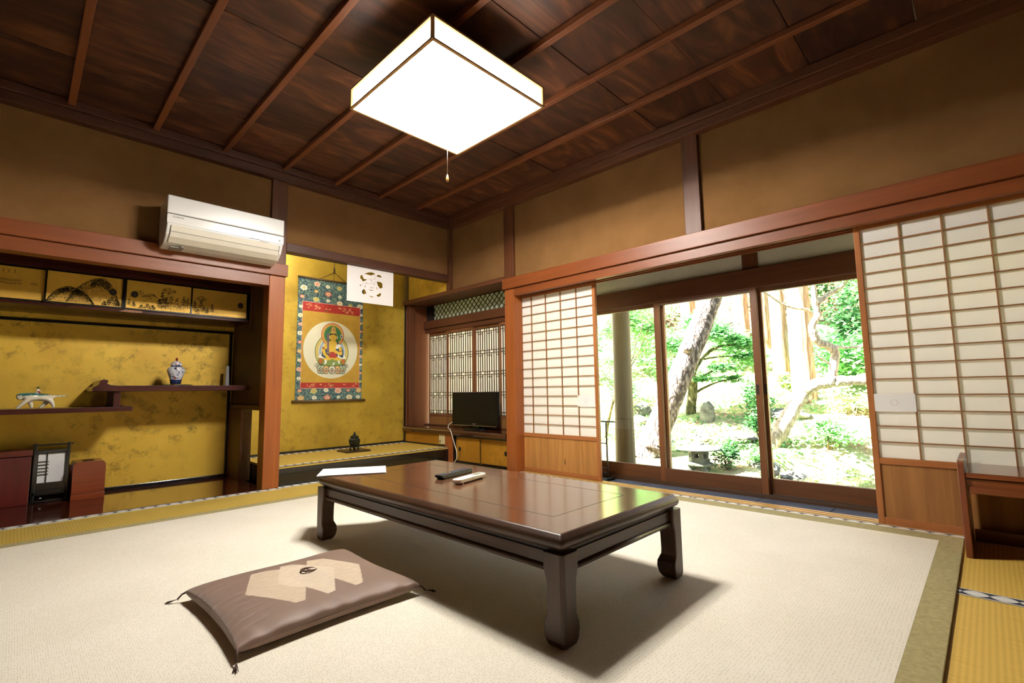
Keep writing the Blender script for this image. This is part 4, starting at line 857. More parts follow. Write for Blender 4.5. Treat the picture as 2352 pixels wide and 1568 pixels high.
def cab_door(x0, x1, y, px, lab, paint):
    d = MB().box(x0, x1, y, y+.012, 1.466, 1.712).build('sliding_door', GOLDP, wc); d['label'] = lab
    e = .011; f_ = MB()
    for a, b_, c_, g in ((x0, x1, 1.466, 1.466+e), (x0, x1, 1.712-e, 1.712), (x0, x0+e, 1.466+e, 1.712-e), (x1-e, x1, 1.466+e, 1.712-e)): f_.box(a, b_, y-.006, y, c_, g)
    f_.build('door_frame', BLK, d, wc['_o'], bevel=.001)
    if px:
        q = MB(); q.prism([(px+.022*math.cos(t), 1.59+.025*math.sin(t)) for t in np.linspace(0, 2*math.pi, 24, endpoint=False)], 'y', y-.005, y); q.prism([(px+.015*math.cos(t), 1.59+.017*math.sin(t)) for t in np.linspace(0, 2*math.pi, 20, endpoint=False)], 'y', y-.0075, y-.005, 1)
        q.build('finger_pull', [BLKM, plain('bronze_pull', '#3a3630', .4)], d, wc['_o'])
    q = MB(); paint(q, y-.0006); q.build('ink_painting', [INK, INKL], d, wc['_o'])
def paint_a(q, y):
    for z in (1.60, 1.608, 1.585, 1.58):
        for k in range(14): stroke(q, -.32+.02*k+.01*rng.random()+.02, z+.004*math.sin(k), .03, .1*math.sin(k), .0022, y, 1)
    for k in range(26):
        stroke(q, .02+.04*rng.random(), 1.58+.02*rng.random(), .012, rng.random()*3, .0012, y, 1)
    for cx in (-.115, -.09, -.06):
        for k in range(5): stroke(q, cx+.005*(rng.random()-.5), 1.678-.005*k, .011, (0, 1.5, .3, -.7, 1.2)[k], .002, y, 0)
def paint_b(q, y):
    mountain(q, y, .215, .52, 1.485, .205, .64, 1500, .62); mountain(q, y, .108, .37, 1.478, .122, .45, 1300, .7)
    for k in range(300):
        t = rng.random(); x = .345+.115*t; stroke(q, x, 1.688-.062*rng.random()-abs(t-.45)*.06, .014, .7-1.6*t+.3*rng.random(), .0042, y, 0)
    for k in range(260):
        t = rng.random(); x = .17+.13*t; stroke(q, x, 1.597-.034*rng.random()-abs(t-.5)*.05, .013, .6-1.4*t, .0040, y, 0)
    for x, h in ((.475, .075), (.455, .05), (.50, .055), (.43, .03), (.515, .04)): tree_ink(q, y, x, 1.48, h, .035, 70)
    for k in range(50): stroke(q, .42+.1*rng.random(), 1.482+.012*rng.random(), .01, 0, .0014, y, 1)
def paint_c(q, y):
    mountain(q, y, .585, .72, 1.565, .06, .45, 130, .35); mountain(q, y, .66, .76, 1.575, .035, .7, 120, .5)
    for x, zb, h, w, n in ((.795, 1.487, .14, .05, 260), (.82, 1.487, .10, .05, 200), (.775, 1.487, .085, .045, 150), (.855, 1.48, .12, .06, 110), (.90, 1.49, .10, .06, 100), (.945, 1.50, .11, .05, 130), (.975, 1.51, .09, .04, 80), (.61, 1.49, .045, .03, 60), (.70, 1.482, .04, .05, 90), (.735, 1.48, .035, .05, 100), (.66, 1.48, .03, .05, 60), (.58, 1.50, .05, .02, 40)): tree_ink(q, y, x, zb, h, w, n)
    for k in range(170):
        t = rng.random()*math.pi*2; r_ = rng.random()**.5; stroke(q, .838+.05*r_*math.cos(t), 1.648+.026*r_*math.sin(t)*(.6+.4*abs(math.sin(t))), .008, rng.random()-.5, .003, y, 0)
    stroke(q, .832, 1.60, .10, 1.5, .004, y, 0)
    for z in (1.54, 1.548, 1.53): stroke(q, .675, z, .06, 0, .0022, y, 1)
    for x in (.655, .67, .685, .697): stroke(q, x, 1.524, .02, 1.57, .0018, y, 1)
    for k in range(260): stroke(q, .80+.18*rng.random(), 1.485+.05*rng.random(), .008, rng.random()*3, .0013, y, 1)
def paint_d(q, y):
    for x, zb, h, w, n in ((1.03, 1.50, .09, .035, 110), (1.075, 1.50, .10, .05, 130), (1.10, 1.49, .055, .05, 90), (1.16, 1.50, .075, .03, 110), (1.125, 1.49, .045, .03, 70), (1.05, 1.48, .04, .05, 60)): tree_ink(q, y, x, zb, h, w, n)
    for k in range(140):
        t = rng.random()*math.pi*2; r_ = rng.random()**.5; stroke(q, 1.075+.04*r_*math.cos(t), 1.615+.024*r_*math.sin(t), .008, rng.random()-.5, .003, y, 0)
    for k in range(200): t = rng.random(); stroke(q, 1.02+.24*t, 1.48+.045*rng.random()*(1-t*.5)+.01, .008, rng.random()*1.5, .0014, y, 1)
    for dz in (0, .014):
        for a, b_ in ((0, 0), (1.57, .005), (1.57, -.005)): stroke(q, 1.365+b_, 1.505+dz+(.005 if a == 0 else 0), .01, a, .0014, y, 1)
cab_door(-.36, .108, 4.822, None, 'cabinet door with a misty shore in pale ink', paint_a); cab_door(.095, .545, 4.806, .478, 'cabinet door with two shaded ink mountains', paint_b)
cab_door(.55, 1.005, 4.806, .612, 'cabinet door with a tall ink pine and houses', paint_c); cab_door(.99, 1.446, 4.822, 1.385, 'cabinet door with small ink trees at the far right', paint_d)
cab_door(-.81, -.352, 4.806, None, 'cabinet door at the far left end', paint_a)
sh = thing('staggered_shelf', 'dark red lacquer staggered shelf across the gold back of the alcove', 'shelf', (.6, 4.8, .68))
q = MB(); q.prism([(.45, .823), (1.474, .823), (1.474, .866), (.54, .866), (.50, .872), (.48, .884), (.488, .896), (.482, .908), (.462, .914), (.442, .905), (.436, .885), (.43, .87), (.41, .858), (.398, .85), (.398, .823)], 'y', 4.80, 5.28); q.build('upper_board', LQ, sh, bevel=.003)
MB().box(XL, .645, 4.80, 5.28, .668, .704).build('lower_board', LQ, sh, bevel=.003)
MB().box(.528, .570, 4.83, 4.87, .704, .823).build('strut', LQZ, sh, bevel=.002); MB().box(.528, .570, 5.2, 5.24, .704, .823).build('strut', LQZ, sh, bevel=.002)
MB().box(.528, .60, 5.262, 5.28, .704, .718).build('back_lip', LQ, sh)
# jar
jt = thing('jar_tray', 'flat black tray under the porcelain jar on the upper shelf', 'tray', (.955, 5.0, .8665), local=True)
MB().lathe([(.115, 0), (.125, .003), (.125, .007), (.115, .009), (.05, .006)], (0, 0, 0), 40).build('plate', BLK, jt)
IMA, nt, b = new_mat('imari_glaze'); mp = coords(nt); b.inputs['Roughness'].default_value = .15
base = '#e8e8ec'; col = None
def layer(prev, scale, thr, c_, seed):
    v = N(nt, 'ShaderNodeTexNoise'); v.inputs['Scale'].default_value = scale; v.inputs['Detail'].default_value = 2; v.inputs['Distortion'].default_value = 1.2
    m2 = N(nt, 'ShaderNodeMapping'); m2.inputs['Location'].default_value = (seed, seed*2, 0); nt.links.new(mp.outputs[0], m2.inputs[0]); nt.links.new(m2.outputs[0], v.inputs['Vector'])
    g = N(nt, 'ShaderNodeMath', operation='GREATER_THAN'); nt.links.new(v.outputs[0], g.inputs[0]); g.inputs[1].default_value = thr
    mx = N(nt, 'ShaderNodeMix', data_type='RGBA'); nt.links.new(g.outputs[0], mx.inputs[0])
    if isinstance(prev, str): mx.inputs[6].default_value = srgb(prev)
    else: nt.links.new(prev, mx.inputs[6])
    mx.inputs[7].default_value = srgb(c_); return mx.outputs[2]
c1 = layer(base, 42, .58, '#22305c', 1.3); c1 = layer(c1, 55, .64, '#b03a24', 4.7); c1 = layer(c1, 60, .68, '#b8862c', 9.1); nt.links.new(c1, b.inputs['Base Color'])
COB = plain('cobalt_glaze', '#1c2850', .15); GLT = plain('gilt', '#c89a4c', .3, metal=.7)
jr = thing('porcelain_jar', 'blue red and white lidded porcelain jar on the upper shelf', 'jar', (.955, 5.0, .8756), local=True)
MB().lathe([(.036, .0), (.038, .004), (.036, .008), (.038, .02), (.043, .045), (.056, .085), (.066, .115), (.066, .128), (.058, .145), (.045, .152), (.038, .154), (.038, .164)], (0, 0, 0), 36).build('body', IMA, jr)
MB().lathe([(.0375, .006), (.0405, .02), (.0425, .036), (.0445, .043), (.043, .04)], (0, 0, 0), 36).build('foot_band', COB, jr); MB().lathe([(.037, 0), (.0392, .003), (.037, .006)], (0, 0, 0), 36).build('gilt_rim', GLT, jr); MB().lathe([(.0385, .153), (.040, .158), (.0385, .162)], (0, 0, 0), 36).build('neck_band', COB, jr)
l_ = MB().lathe([(.042, .163), (.044, .166), (.040, .174), (.034, .188), (.022, .200), (.010, .205)], (0, 0, 0), 36).build('lid', IMA, jr)
MB().lathe([(.008, .204), (.006, .209), (.010, .217), (.008, .226), (.003, .233)], (0, 0, 0), 16).build('finial', plain('red_glaze', '#8a3020', .2), l_)
vs_ = thing('slim_vase', 'slim white vase at the right end of the upper shelf', 'vase', (1.392, 5.15, .8662), local=True)
MB().lathe([(.017, 0), (.0195, .003), (.0175, .05), (.0145, .12), (.0125, .18), (.0138, .187), (.012, .188), (.011, .17)], (0, 0, 0), 24).build('body', plain('white_glaze', '#d8d6d6', .25), vs_)
# tiger figurine with a rider
def skin_mesh(name, verts, edges, radii, mat, parent, sub=2, root=0):
    me = bpy.data.meshes.new(name); me.from_pydata(verts, edges, []); o = bpy.data.objects.new(name, me); COL.objects.link(o)
    sk = o.modifiers.new('skin', 'SKIN'); sk.use_smooth_shade = True
    for i, r_ in enumerate(radii):
        d = me.skin_vertices[0].data[i]; d.radius = r_ if hasattr(r_, '__len__') else (r_, r_); d.use_root = (i == root)
    ss = o.modifiers.new('sub', 'SUBSURF'); ss.levels = sub; ss.render_levels = sub
    dg = bpy.context.evaluated_depsgraph_get(); m2 = bpy.data.meshes.new_from_object(o.evaluated_get(dg)); bpy.data.objects.remove(o)
    m2.materials.clear()
    for m_ in (mat if isinstance(mat, list) else [mat]): m2.materials.append(m_)
    for p in m2.polygons: p.use_smooth = True
    m2.name = name; n = bpy.data.objects.new(name, m2); COL.objects.link(n)
    if parent is not None: n.parent = parent
    return n
tg = thing('tiger_figurine', 'cream ceramic tiger with green striped back carrying a tiny rider, on the lower shelf', 'figurine', (.11, 5.0, .7045), local=True)
TIG, nt, b = new_mat('tiger_glaze'); tc = N(nt, 'ShaderNodeTexCoord'); sp = N(nt, 'ShaderNodeSeparateXYZ'); nt.links.new(tc.outputs['Object'], sp.inputs[0])
nz = N(nt, 'ShaderNodeTexNoise'); nz.inputs['Scale'].default_value = 70; nz.inputs['Distortion'].default_value = 1; nt.links.new(tc.outputs['Object'], nz.inputs['Vector'])
ad = N(nt, 'ShaderNodeMath', operation='MULTIPLY_ADD'); nt.links.new(nz.outputs[0], ad.inputs[0]); ad.inputs[1].default_value = .036; nt.links.new(sp.outputs['Z'], ad.inputs[2])
rr = ramp(nt, [(.0, '#efe4cc'), (.107, '#efe4cc'), (.114, '#3a7a70'), (.120, '#1c4a34'), (.126, '#56a0a8'), (.136, '#22503c')]); nt.links.new(ad.outputs[0], rr.inputs[0]); nt.links.new(rr.outputs[0], b.inputs['Base Color']); b.inputs['Roughness'].default_value = .2
tv_ = [(.035, 0, .078), (.0, 0, .084), (-.04, 0, .082), (-.072, 0, .088), (-.096, 0, .084), (-.110, 0, .078), (.065, 0, .074), (.088, 0, .085), (.13, 0, .087), (.165, 0, .090),
       (-.052, -.017, .062), (-.078, -.018, .032), (-.098, -.018, .006), (-.108, -.018, .005), (-.04, .017, .060), (-.030, .018, .030), (-.026, .018, .006), (-.036, .018, .005),
       (.068, -.017, .058), (.082, -.018, .034), (.090, -.018, .007), (.078, -.018, .005), (.060, .017, .055), (.040, .018, .028), (.022, .018, .006), (.012, .018, .005)]
te = [(0,1),(1,2),(2,3),(3,4),(4,5),(0,6),(6,7),(7,8),(8,9),(2,10),(10,11),(11,12),(12,13),(2,14),(14,15),(15,16),(16,17),(6,18),(18,19),(19,20),(20,21),(6,22),(22,23),(23,24),(24,25)]
trd = [.030, .030, .031, .026, .028, .018, .031, .009, .007, .003, .018, .013, .010, .008, .018, .013, .010, .008, .020, .014, .010, .008, .020, .014, .010, .008]
skin_mesh('body', tv_, te, trd, TIG, tg, 2, 0)
for s_ in (-1, 1):
    MB().lathe([(.005, -.002), (.0055, .003), (.002, .008)], (-.084, s_*.013, .104), 10).build('ear', TIG, tg); MB().lathe([(.0005, 0), (.0018, .0012), (.0005, .0024)], (-.108, s_*.010, .090), 8).build('eye', BLK, tg)
rd = skin_mesh('rider', [(0, 0, .108), (.001, 0, .122), (.0, 0, .134), (-.001, 0, .143), (.010, 0, .126), (.014, 0, .116), (-.008, 0, .126), (-.010, -.012, .108)], [(0,1),(1,2),(2,3),(1,4),(4,5),(1,6),(0,7)], [.011, .0095, .005, .0085, .005, .004, .005, .006], [plain('rider_white', '#ece8e0', .2)], tg, 2, 0)
MB().lathe([(.009, .147), (.0085, .152), (.004, .157)], (-.001, 0, 0), 14).build('rider_hair', plain('rider_dark', '#24382c', .3), rd); MB().lathe([(.0118, .111), (.0122, .118), (.0098, .126)], (.003, 0, 0), 14).build('rider_robe', plain('rider_red', '#a8282c', .25), rd)
# things standing on the alcove floor
REDL = wood('red_lacquer', '#5e1c16', '#4a1410', 'z', .35, coat=.2)
rc = thing('red_chest', 'dark red wooden chest at the left end of the alcove floor', 'chest', (-.1, 5.15, .004))
q = MB(); q.box(-.34, .108, 5.065, 5.27, .004, .352); q.build('body', REDL, rc, bevel=.003); MB().box(-.345, .112, 5.055, 5.275, .356, .398).build('lid', wood('red_lid', '#64281a', '#4e1c12', 'x', .35), rc, bevel=.006)
ln = thing('paper_lantern', 'black framed standing lantern with white paper and side bars on the alcove floor', 'lantern', (.218, 5.18, .004))
q = MB().box(.118, .136, 5.085, 5.103, .004, .440).box(.300, .318, 5.085, 5.103, .004, .440).box(.118, .136, 5.255, 5.273, .004, .36).box(.300, .318, 5.255, 5.273, .004, .36)
q.build('post', BLK, ln, bevel=.002); MB().box(.100, .336, 5.089, 5.099, .422, .434).build('handle_bar', BLK, ln, bevel=.002)
MB().box(.124, .312, 5.085, 5.275, .362, .392).build('top_frame', BLK, ln, bevel=.006); MB().box(.112, .326, 5.078, 5.28, .004, .022).box(.122, .314, 5.085, 5.275, .06, .085).box(.136, .300, 5.09, 5.27, .085, .142).build('base_frame', BLK, ln, bevel=.002)
q = MB().box(.136, .300, 5.092, 5.098, .142, .150).box(.190, .196, 5.090, 5.094, .150, .362).box(.136, .145, 5.092, 5.098, .15, .362).box(.293, .300, 5.092, 5.098, .15, .362)
for z in (.305, .282, .2565, .233, .2105): q.box(.140, .203, 5.089, 5.093, z-.0032, z+.0032)
q.build('lattice', BLK, ln); MB().box(.14, .298, 5.0985, 5.0995, .145, .365).box(.135, .1362, 5.11, 5.25, .145, .365).box(.3005, .3015, 5.11, 5.25, .145, .365).build('paper', plain('lantern_paper', '#f0f0f0', .85), ln)
MB().box(.165, .178, 5.0755, 5.078, .040, .044).build('white_chip', WHITE, ln)
BXW = wood('brown_box_wood', '#8a3e1c', '#62280f', 'x', .3, coat=.3, contrast=.6)
bx = thing('wooden_box', 'reddish brown wooden box with round opening on top, beside the black lantern', 'box', (.43, 5.12, .004))
q = MB(); q.prism([(.333, .05), (.333, .264), (.347, .286), (.513, .286), (.527, .264), (.527, .05)], 'y', 4.985, 5.25); q.build('body', BXW, bx, bevel=.002)
MB().box(.331, .529, 4.982, 5.253, .004, .049).build('base', BXW, bx, bevel=.002); MB().lathe([(.038, .2855), (.036, .2905), (.03, .288)], (.43, 5.11, 0), 28, sy=.9).build('round_lid', plain('dark_red_lid', '#3c120a', .25), bx)
# ------------------------------------------------------------------ garden
TU = [0, 7.5, 9, 10.5, 13, 16, 20, 26, 34, 50]; TZ = [-.45, -.45, -.3, 0, .6, 1.5, 3.3, 6.6, 11, 17]
def ground_z(x, y):
    z = np.interp(.92*x+.39*y, TU, TZ)
    bank = 8.3+np.clip(2.5-y, 0, 3)*1.25+.16*np.sin(y*3.1)          # far shore of the pond
    ins_ = np.clip((bank+.4-x)/1.1, 0, 1)*np.clip((2.55+.15*np.sin(x*4)-y)/.3, 0, 1)*np.clip((x-5.1)/.3, 0, 1)
    return z*(1-ins_)+(-.95)*ins_
tx_ = np.linspace(0, 1, 190); ty_ = np.linspace(-1, 1, 190); gxx, gy = np.meshgrid(4+9*tx_+31*tx_**3, 3+5*ty_+24*ty_**5, indexing='ij')
def hnoise(x, y): return .05*np.sin(x*2.1+y*1.3)+.04*np.sin(x*3.7-y*2.9+1)+.03*np.sin(x*7.3+y*6.1)
gz = ground_z(gxx, gy)+hnoise(gxx, gy)*np.clip((gxx-7)/4, .25, 2.5)
g = MB(); n_ = 190; g.v = [tuple(p) for p in np.stack([gxx, gy, gz], -1).reshape(-1, 3)]
a0 = (np.arange(n_-1)[:, None]*n_+np.arange(n_-1)[None, :]).ravel(); g.f = [tuple(q) for q in np.stack([a0, a0+n_, a0+n_+1, a0+1], -1).tolist()]; g.m = [0]*len(g.f); g.sm = [True]*len(g.f)
GR, nt, b = new_mat('garden_soil'); mp = coords(nt)
n1 = N(nt, 'ShaderNodeTexNoise'); n1.inputs['Scale'].default_value = .9; n1.inputs['Detail'].default_value = 10; n1.inputs['Roughness'].default_value = .7; nt.links.new(mp.outputs[0], n1.inputs['Vector'])
r1 = ramp(nt, [(.34, '#7c8a50'), (.46, '#a0a868'), (.54, '#b8a880'), (.62, '#a88460'), (.72, '#8a6448')]); nt.links.new(n1.outputs[0], r1.inputs[0]); sz = N(nt, 'ShaderNodeSeparateXYZ'); nt.links.new(mp.outputs[0], sz.inputs[0]); zr = N(nt, 'ShaderNodeMapRange'); zr.inputs[1].default_value = 1.8; zr.inputs[2].default_value = 3.4; nt.links.new(sz.outputs['Z'], zr.inputs[0])
lit = ramp(nt, [(.35, '#5a3c2a'), (.5, '#86583e'), (.66, '#76804a')]); nt.links.new(n1.outputs[0], lit.inputs[0]); gm = N(nt, 'ShaderNodeMix', data_type='RGBA'); nt.links.new(zr.outputs[0], gm.inputs[0]); nt.links.new(r1.outputs[0], gm.inputs[6]); nt.links.new(lit.outputs[0], gm.inputs[7])
nt.links.new(gm.outputs[2], b.inputs['Base Color']); b.inputs['Roughness'].default_value = .95
n2 = N(nt, 'ShaderNodeTexNoise'); n2.inputs['Scale'].default_value = 14; n2.inputs['Detail'].default_value = 8; nt.links.new(mp.outputs[0], n2.inputs['Vector']); bump(nt, b, n2.outputs[0], 1.0, .12)
tag(g.build('ground_garden', GR), kind='structure')
WAT, nt, b = new_mat('pond_water'); b.inputs['Base Color'].default_value = srgb('#1c2412'); b.inputs['Roughness'].default_value = .03; b.inputs['Specular IOR Level'].default_value = .9
mp = coords(nt, (3, 3, 3)); n2 = N(nt, 'ShaderNodeTexNoise'); n2.inputs['Scale'].default_value = 2; nt.links.new(mp.outputs[0], n2.inputs['Vector']); bump(nt, b, n2.outputs[0], .12, .02)
tag(MB().box(5.0, 11.5, -3.5, 2.8, -.75, -.56).build('water_pond', WAT), kind='structure')
def leaf_mat(name, c1, c2, tr=.45):
    m, nt, b = new_mat(name); oi = N(nt, 'ShaderNodeTexNoise'); mp = coords(nt); oi.inputs['Scale'].default_value = 5; oi.inputs['Detail'].default_value = 3; nt.links.new(mp.outputs[0], oi.inputs['Vector'])
    r = ramp(nt, [(.35, c2), (.65, c1)]); nt.links.new(oi.outputs[0], r.inputs[0]); nt.links.new(r.outputs[0], b.inputs['Base Color']); b.inputs['Roughness'].default_value = .6
    t = N(nt, 'ShaderNodeBsdfTranslucent'); nt.links.new(r.outputs[0], t.inputs[0]); mx = N(nt, 'ShaderNodeMixShader'); mx.inputs[0].default_value = tr
    nt.links.new(b.outputs[0], mx.inputs[1]); nt.links.new(t.outputs[0], mx.inputs[2]); nt.links.new(mx.outputs[0], nt.nodes['Material Output'].inputs[0]); return m
LF1 = leaf_mat('leaf_bright', '#92c884', '#6aa45e'); LF2 = leaf_mat('leaf_mid', '#7ab272', '#4c8852'); LF3 = leaf_mat('leaf_dark', '#4a8246', '#2c5630'); LF4 = leaf_mat('leaf_yellow', '#b4c68a', '#8eae66')
def leaves(name, clouds, size, mat, parent, flat=.5, edge=.55):
    P = []
    for (c, r_, n) in clouds:
        d = rng.normal(size=(n, 3)); d /= np.linalg.norm(d, axis=1)[:, None]; rad = (edge+(1-edge)*rng.random(n))[:, None]
        k = rng.normal(size=(5, 3)); w = 1+.22*np.sin(d@k.T*2.5).sum(1)[:, None]*.5
        P.append(np.array(c)+d*rad*w*np.array(r_))
    P = np.concatenate(P); n = len(P); nrm = rng.normal(size=(n, 3)); nrm[:, 2] = np.abs(nrm[:, 2])+flat*2; nrm /= np.linalg.norm(nrm, axis=1)[:, None]
    u = np.cross(nrm, rng.normal(size=(n, 3))); u /= np.linalg.norm(u, axis=1)[:, None]; v = np.cross(nrm, u); s = size*(.6+.8*rng.random(n))[:, None]
    q = np.stack([P-u*s, P-v*s*.5+u*s*.1, P+u*s, P+v*s*.5+u*s*.1], 1).reshape(-1, 3)
    me = bpy.data.meshes.new(name); me.vertices.add(4*n); me.vertices.foreach_set('co', (q-np.array(parent['_o'] if parent else (0, 0, 0))).ravel())
    me.loops.add(4*n); me.loops.foreach_set('vertex_index', np.arange(4*n)); me.polygons.add(n); me.polygons.foreach_set('loop_start', np.arange(n)*4); me.polygons.foreach_set('loop_total', np.full(n, 4))
    me.materials.append(mat); me.update(calc_edges=True); me.validate()
    o = bpy.data.objects.new(name, me); COL.objects.link(o); o.parent = parent; return o
def bark(name, c1, c2, sc=9, st=1.0, stretch=.35):
    m, nt, b = new_mat(name); mp = coords(nt, (1, 1, stretch)); v = N(nt, 'ShaderNodeTexVoronoi'); v.inputs['Scale'].default_value = sc*1.6; n = N(nt, 'ShaderNodeTexNoise'); n.inputs['Scale'].default_value = sc; n.inputs['Detail'].default_value = 8
    nt.links.new(mp.outputs[0], n.inputs['Vector']); ad = N(nt, 'ShaderNodeVectorMath', operation='ADD'); nt.links.new(mp.outputs[0], ad.inputs[0]); sl = N(nt, 'ShaderNodeVectorMath', operation='SCALE'); nt.links.new(n.outputs[1], sl.inputs[0]); sl.inputs['Scale'].default_value = .12; nt.links.new(sl.outputs[0], ad.inputs[1]); nt.links.new(ad.outputs[0], v.inputs['Vector'])
    mu = N(nt, 'ShaderNodeMath', operation='MULTIPLY'); nt.links.new(v.outputs[0], mu.inputs[0]); nt.links.new(n.outputs[0], mu.inputs[1])
    r = ramp(nt, [(.12, c1), (.34, c2)]); nt.links.new(mu.outputs[0], r.inputs[0]); nt.links.new(r.outputs[0], b.inputs['Base Color']); b.inputs['Roughness'].default_value = .95; b.inputs['Specular IOR Level'].default_value = .1
    iv = N(nt, 'ShaderNodeMath', operation='SUBTRACT'); iv.inputs[0].default_value = 1; nt.links.new(mu.outputs[0], iv.inputs[1]); bump(nt, b, iv.outputs[0], st, .05); return m
PBARK = bark('pine_bark', '#8a7d77', '#4c423e', 13, 1.0, .5); GBARK = bark('grey_wood', '#c4b4a4', '#9c8674', 22, .8, .3); CBARK = bark('cedar_bark', '#b89a84', '#94705a', 16, .7, .08); SBARK = bark('mossy_bark', '#77704c', '#4a4630', 12, .6, .4)
def crooked(pts, radii, n=5, jit=.0): 
    P = smooth(pts, n); k = len(P); rr = np.interp(np.linspace(0, len(pts)-1, k), range(len(pts)), radii)
    if jit: P = [p+Vector(rng.normal(size=3)*jit*r_) for p, r_ in zip(P, rr)]; rr = rr*(1+jit*.6*rng.normal(size=k))
    return P, list(rr)
lpst = thing('log_post', 'round log post standing just outside the left veranda glass door', 'post', (4.75, 2.92, -.47))
P, rr = crooked([(4.75, 2.925, -.47), (4.75, 2.92, .4), (4.75, 2.915, 1.4), (4.75, 2.91, 2.5), (4.75, 2.91, 2.88)], [.118, .104, .098, .094, .094])
MB().tube(P, rr, 20).build('shaft', wood('log_wood', '#66563a', '#463a24', 'z', .6, sc=.5), lpst)
MB().lathe([(.17, -.48), (.16, -.43), (.12, -.40)], (4.75, 2.925, 0), 14).build('footing_stone', noisy('footing', '#8c8a84', '#66645e', 8, .9, bstr=.6), lpst)
pn = thing('leaning_pine', 'thick leaning pine trunk with scaly bark behind the veranda glass', 'tree', (7.51, 4.22, -.45))
P, rr = crooked([(7.49, 4.23, -.62), (7.52, 4.21, -.40), (7.61, 4.134, -.083), (7.827, 3.982, .424), (8.13, 3.686, 1.317), (8.36, 3.505, 1.928), (8.572, 3.341, 2.555), (8.788, 3.148, 3.351), (9.1, 2.9, 4.4)], [.34, .25, .225, .205, .195, .185, .175, .165, .14], 8, .03)
MB().tube(P, rr, 26).build('trunk', PBARK, pn)
q = MB().tube(smooth([(8.05, 3.66, 1.42), (7.95, 3.60, 1.47), (7.90, 3.575, 1.50)], 4), [.09]*8+[.055], 14); q.build('knot', PBARK, pn)
dr = thing('bent_tree', 'bent bare grey tree growing from the shore across the right glass door', 'tree', (9.03, 2.72, -.3))
P, rr = crooked([(8.99, 2.78, -.5), (9.028, 2.716, -.296), (9.145, 2.532, .141), (9.301, 2.315, .541), (9.35, 2.084, .794), (9.433, 1.847, .854), (9.513, 1.62, .863), (9.688, 1.299, .856), (9.9, .8, .86)], [.16, .135, .125, .105, .10, .10, .08, .07, .06], 7, .08); MB().tube(P, rr, 16).build('trunk', GBARK, dr)
P, rr = crooked([(9.43, 1.86, .82), (9.446, 1.77, 1.291), (9.371, 1.825, 1.435), (9.241, 1.948, 1.51), (9.171, 1.998, 1.654), (9.152, 1.996, 1.798), (9.202, 1.921, 1.961), (9.16, 1.936, 2.155), (9.122, 1.933, 2.442), (9.067, 1.931, 2.837)], [.075, .068, .066, .064, .062, .056, .055, .05, .04, .032], 6, .06); b1 = MB().tube(P, rr, 12).build('branch', GBARK, dr)
for pts, r0, r1_ in (([(9.186, 1.911, 2.14), (9.317, 1.754, 2.295), (9.46, 1.588, 2.435), (9.593, 1.411, 2.718)], .045, .025), ([(9.269, 2.001, 1.933), (9.195, 2.059, 2.051), (9.066, 2.186, 2.083), (8.909, 2.338, 2.144), (8.747, 2.482, 2.292), (8.612, 2.603, 2.404)], .028, .014), ([(9.338, 1.864, 1.4), (9.422, 1.774, 1.434), (9.574, 1.621, 1.409), (9.775, 1.414, 1.427)], .026, .014), ([(9.416, 1.825, 1.127), (9.309, 1.92, 1.222), (9.192, 2.025, 1.317)], .02, .01), ([(8.909, 2.338, 2.144), (8.93, 2.31, 2.3), (8.86, 2.36, 2.45)], .014, .008), ([(9.52, 1.6, .87), (9.68, 1.36, .95), (9.9, 1.0, .97)], .05, .03)):
    P, rr = crooked(pts, np.linspace(r0, r1_, len(pts)), 5, .05); MB().tube(P, rr, 8).build('branch', GBARK, dr)
leaves('foliage', [((9.45, 1.45, 2.65), (.35, .3, .2), 160), ((9.6, 1.2, 2.4), (.25, .3, .35), 160)], .06, LF1, dr)
def cedar(x, y, r_, h, lab):
    z = float(ground_z(np.array(x), np.array(y))); t = thing('cedar_tree', lab, 'tree', (x, y, z)); P, rr = crooked([(x, y, z-.25), (x, y, z+.15), (x+.02, y, z+h*.5), (x+.03, y, z+h)], [r_*1.35, r_*1.05, r_*.93, r_*.75], 6, .02); MB().tube(P, rr, 18).build('trunk', CBARK, t); return t
cedar(12.47, 2.985, .235, 9, 'thickest pale cedar trunk, rising behind the bent grey tree'); cedar(13.85, 3.80, .19, 9, 'cedar trunk just left of the thickest pale cedar, behind the right glass door'); cedar(16.5, 4.97, .22, 10, 'reddish cedar trunk at the left edge of the right glass door')
cedar(17.2, 5.85, .24, 10, 'pale cedar trunk seen at the right edge of the middle glass door'); cedar(17.3, 7.75, .26, 10, 'pale cedar trunk far up the slope behind the leaning pine'); cedar(21.0, 3.9, .12, 9, 'thin distant trunk on the slope between cedar and large paper door')
st = thing('small_tree', 'small spreading tree with mossy trunk between the leaning pine and the door stile', 'tree', (10.28, 4.67, .1))
P, rr = crooked([(10.281, 4.69, .0), (10.281, 4.671, .2), (10.279, 4.606, .65), (10.268, 4.561, 1.026)], [.15, .11, .10, .09], 5, .05); MB().tube(P, rr, 14).build('trunk', SBARK, st)
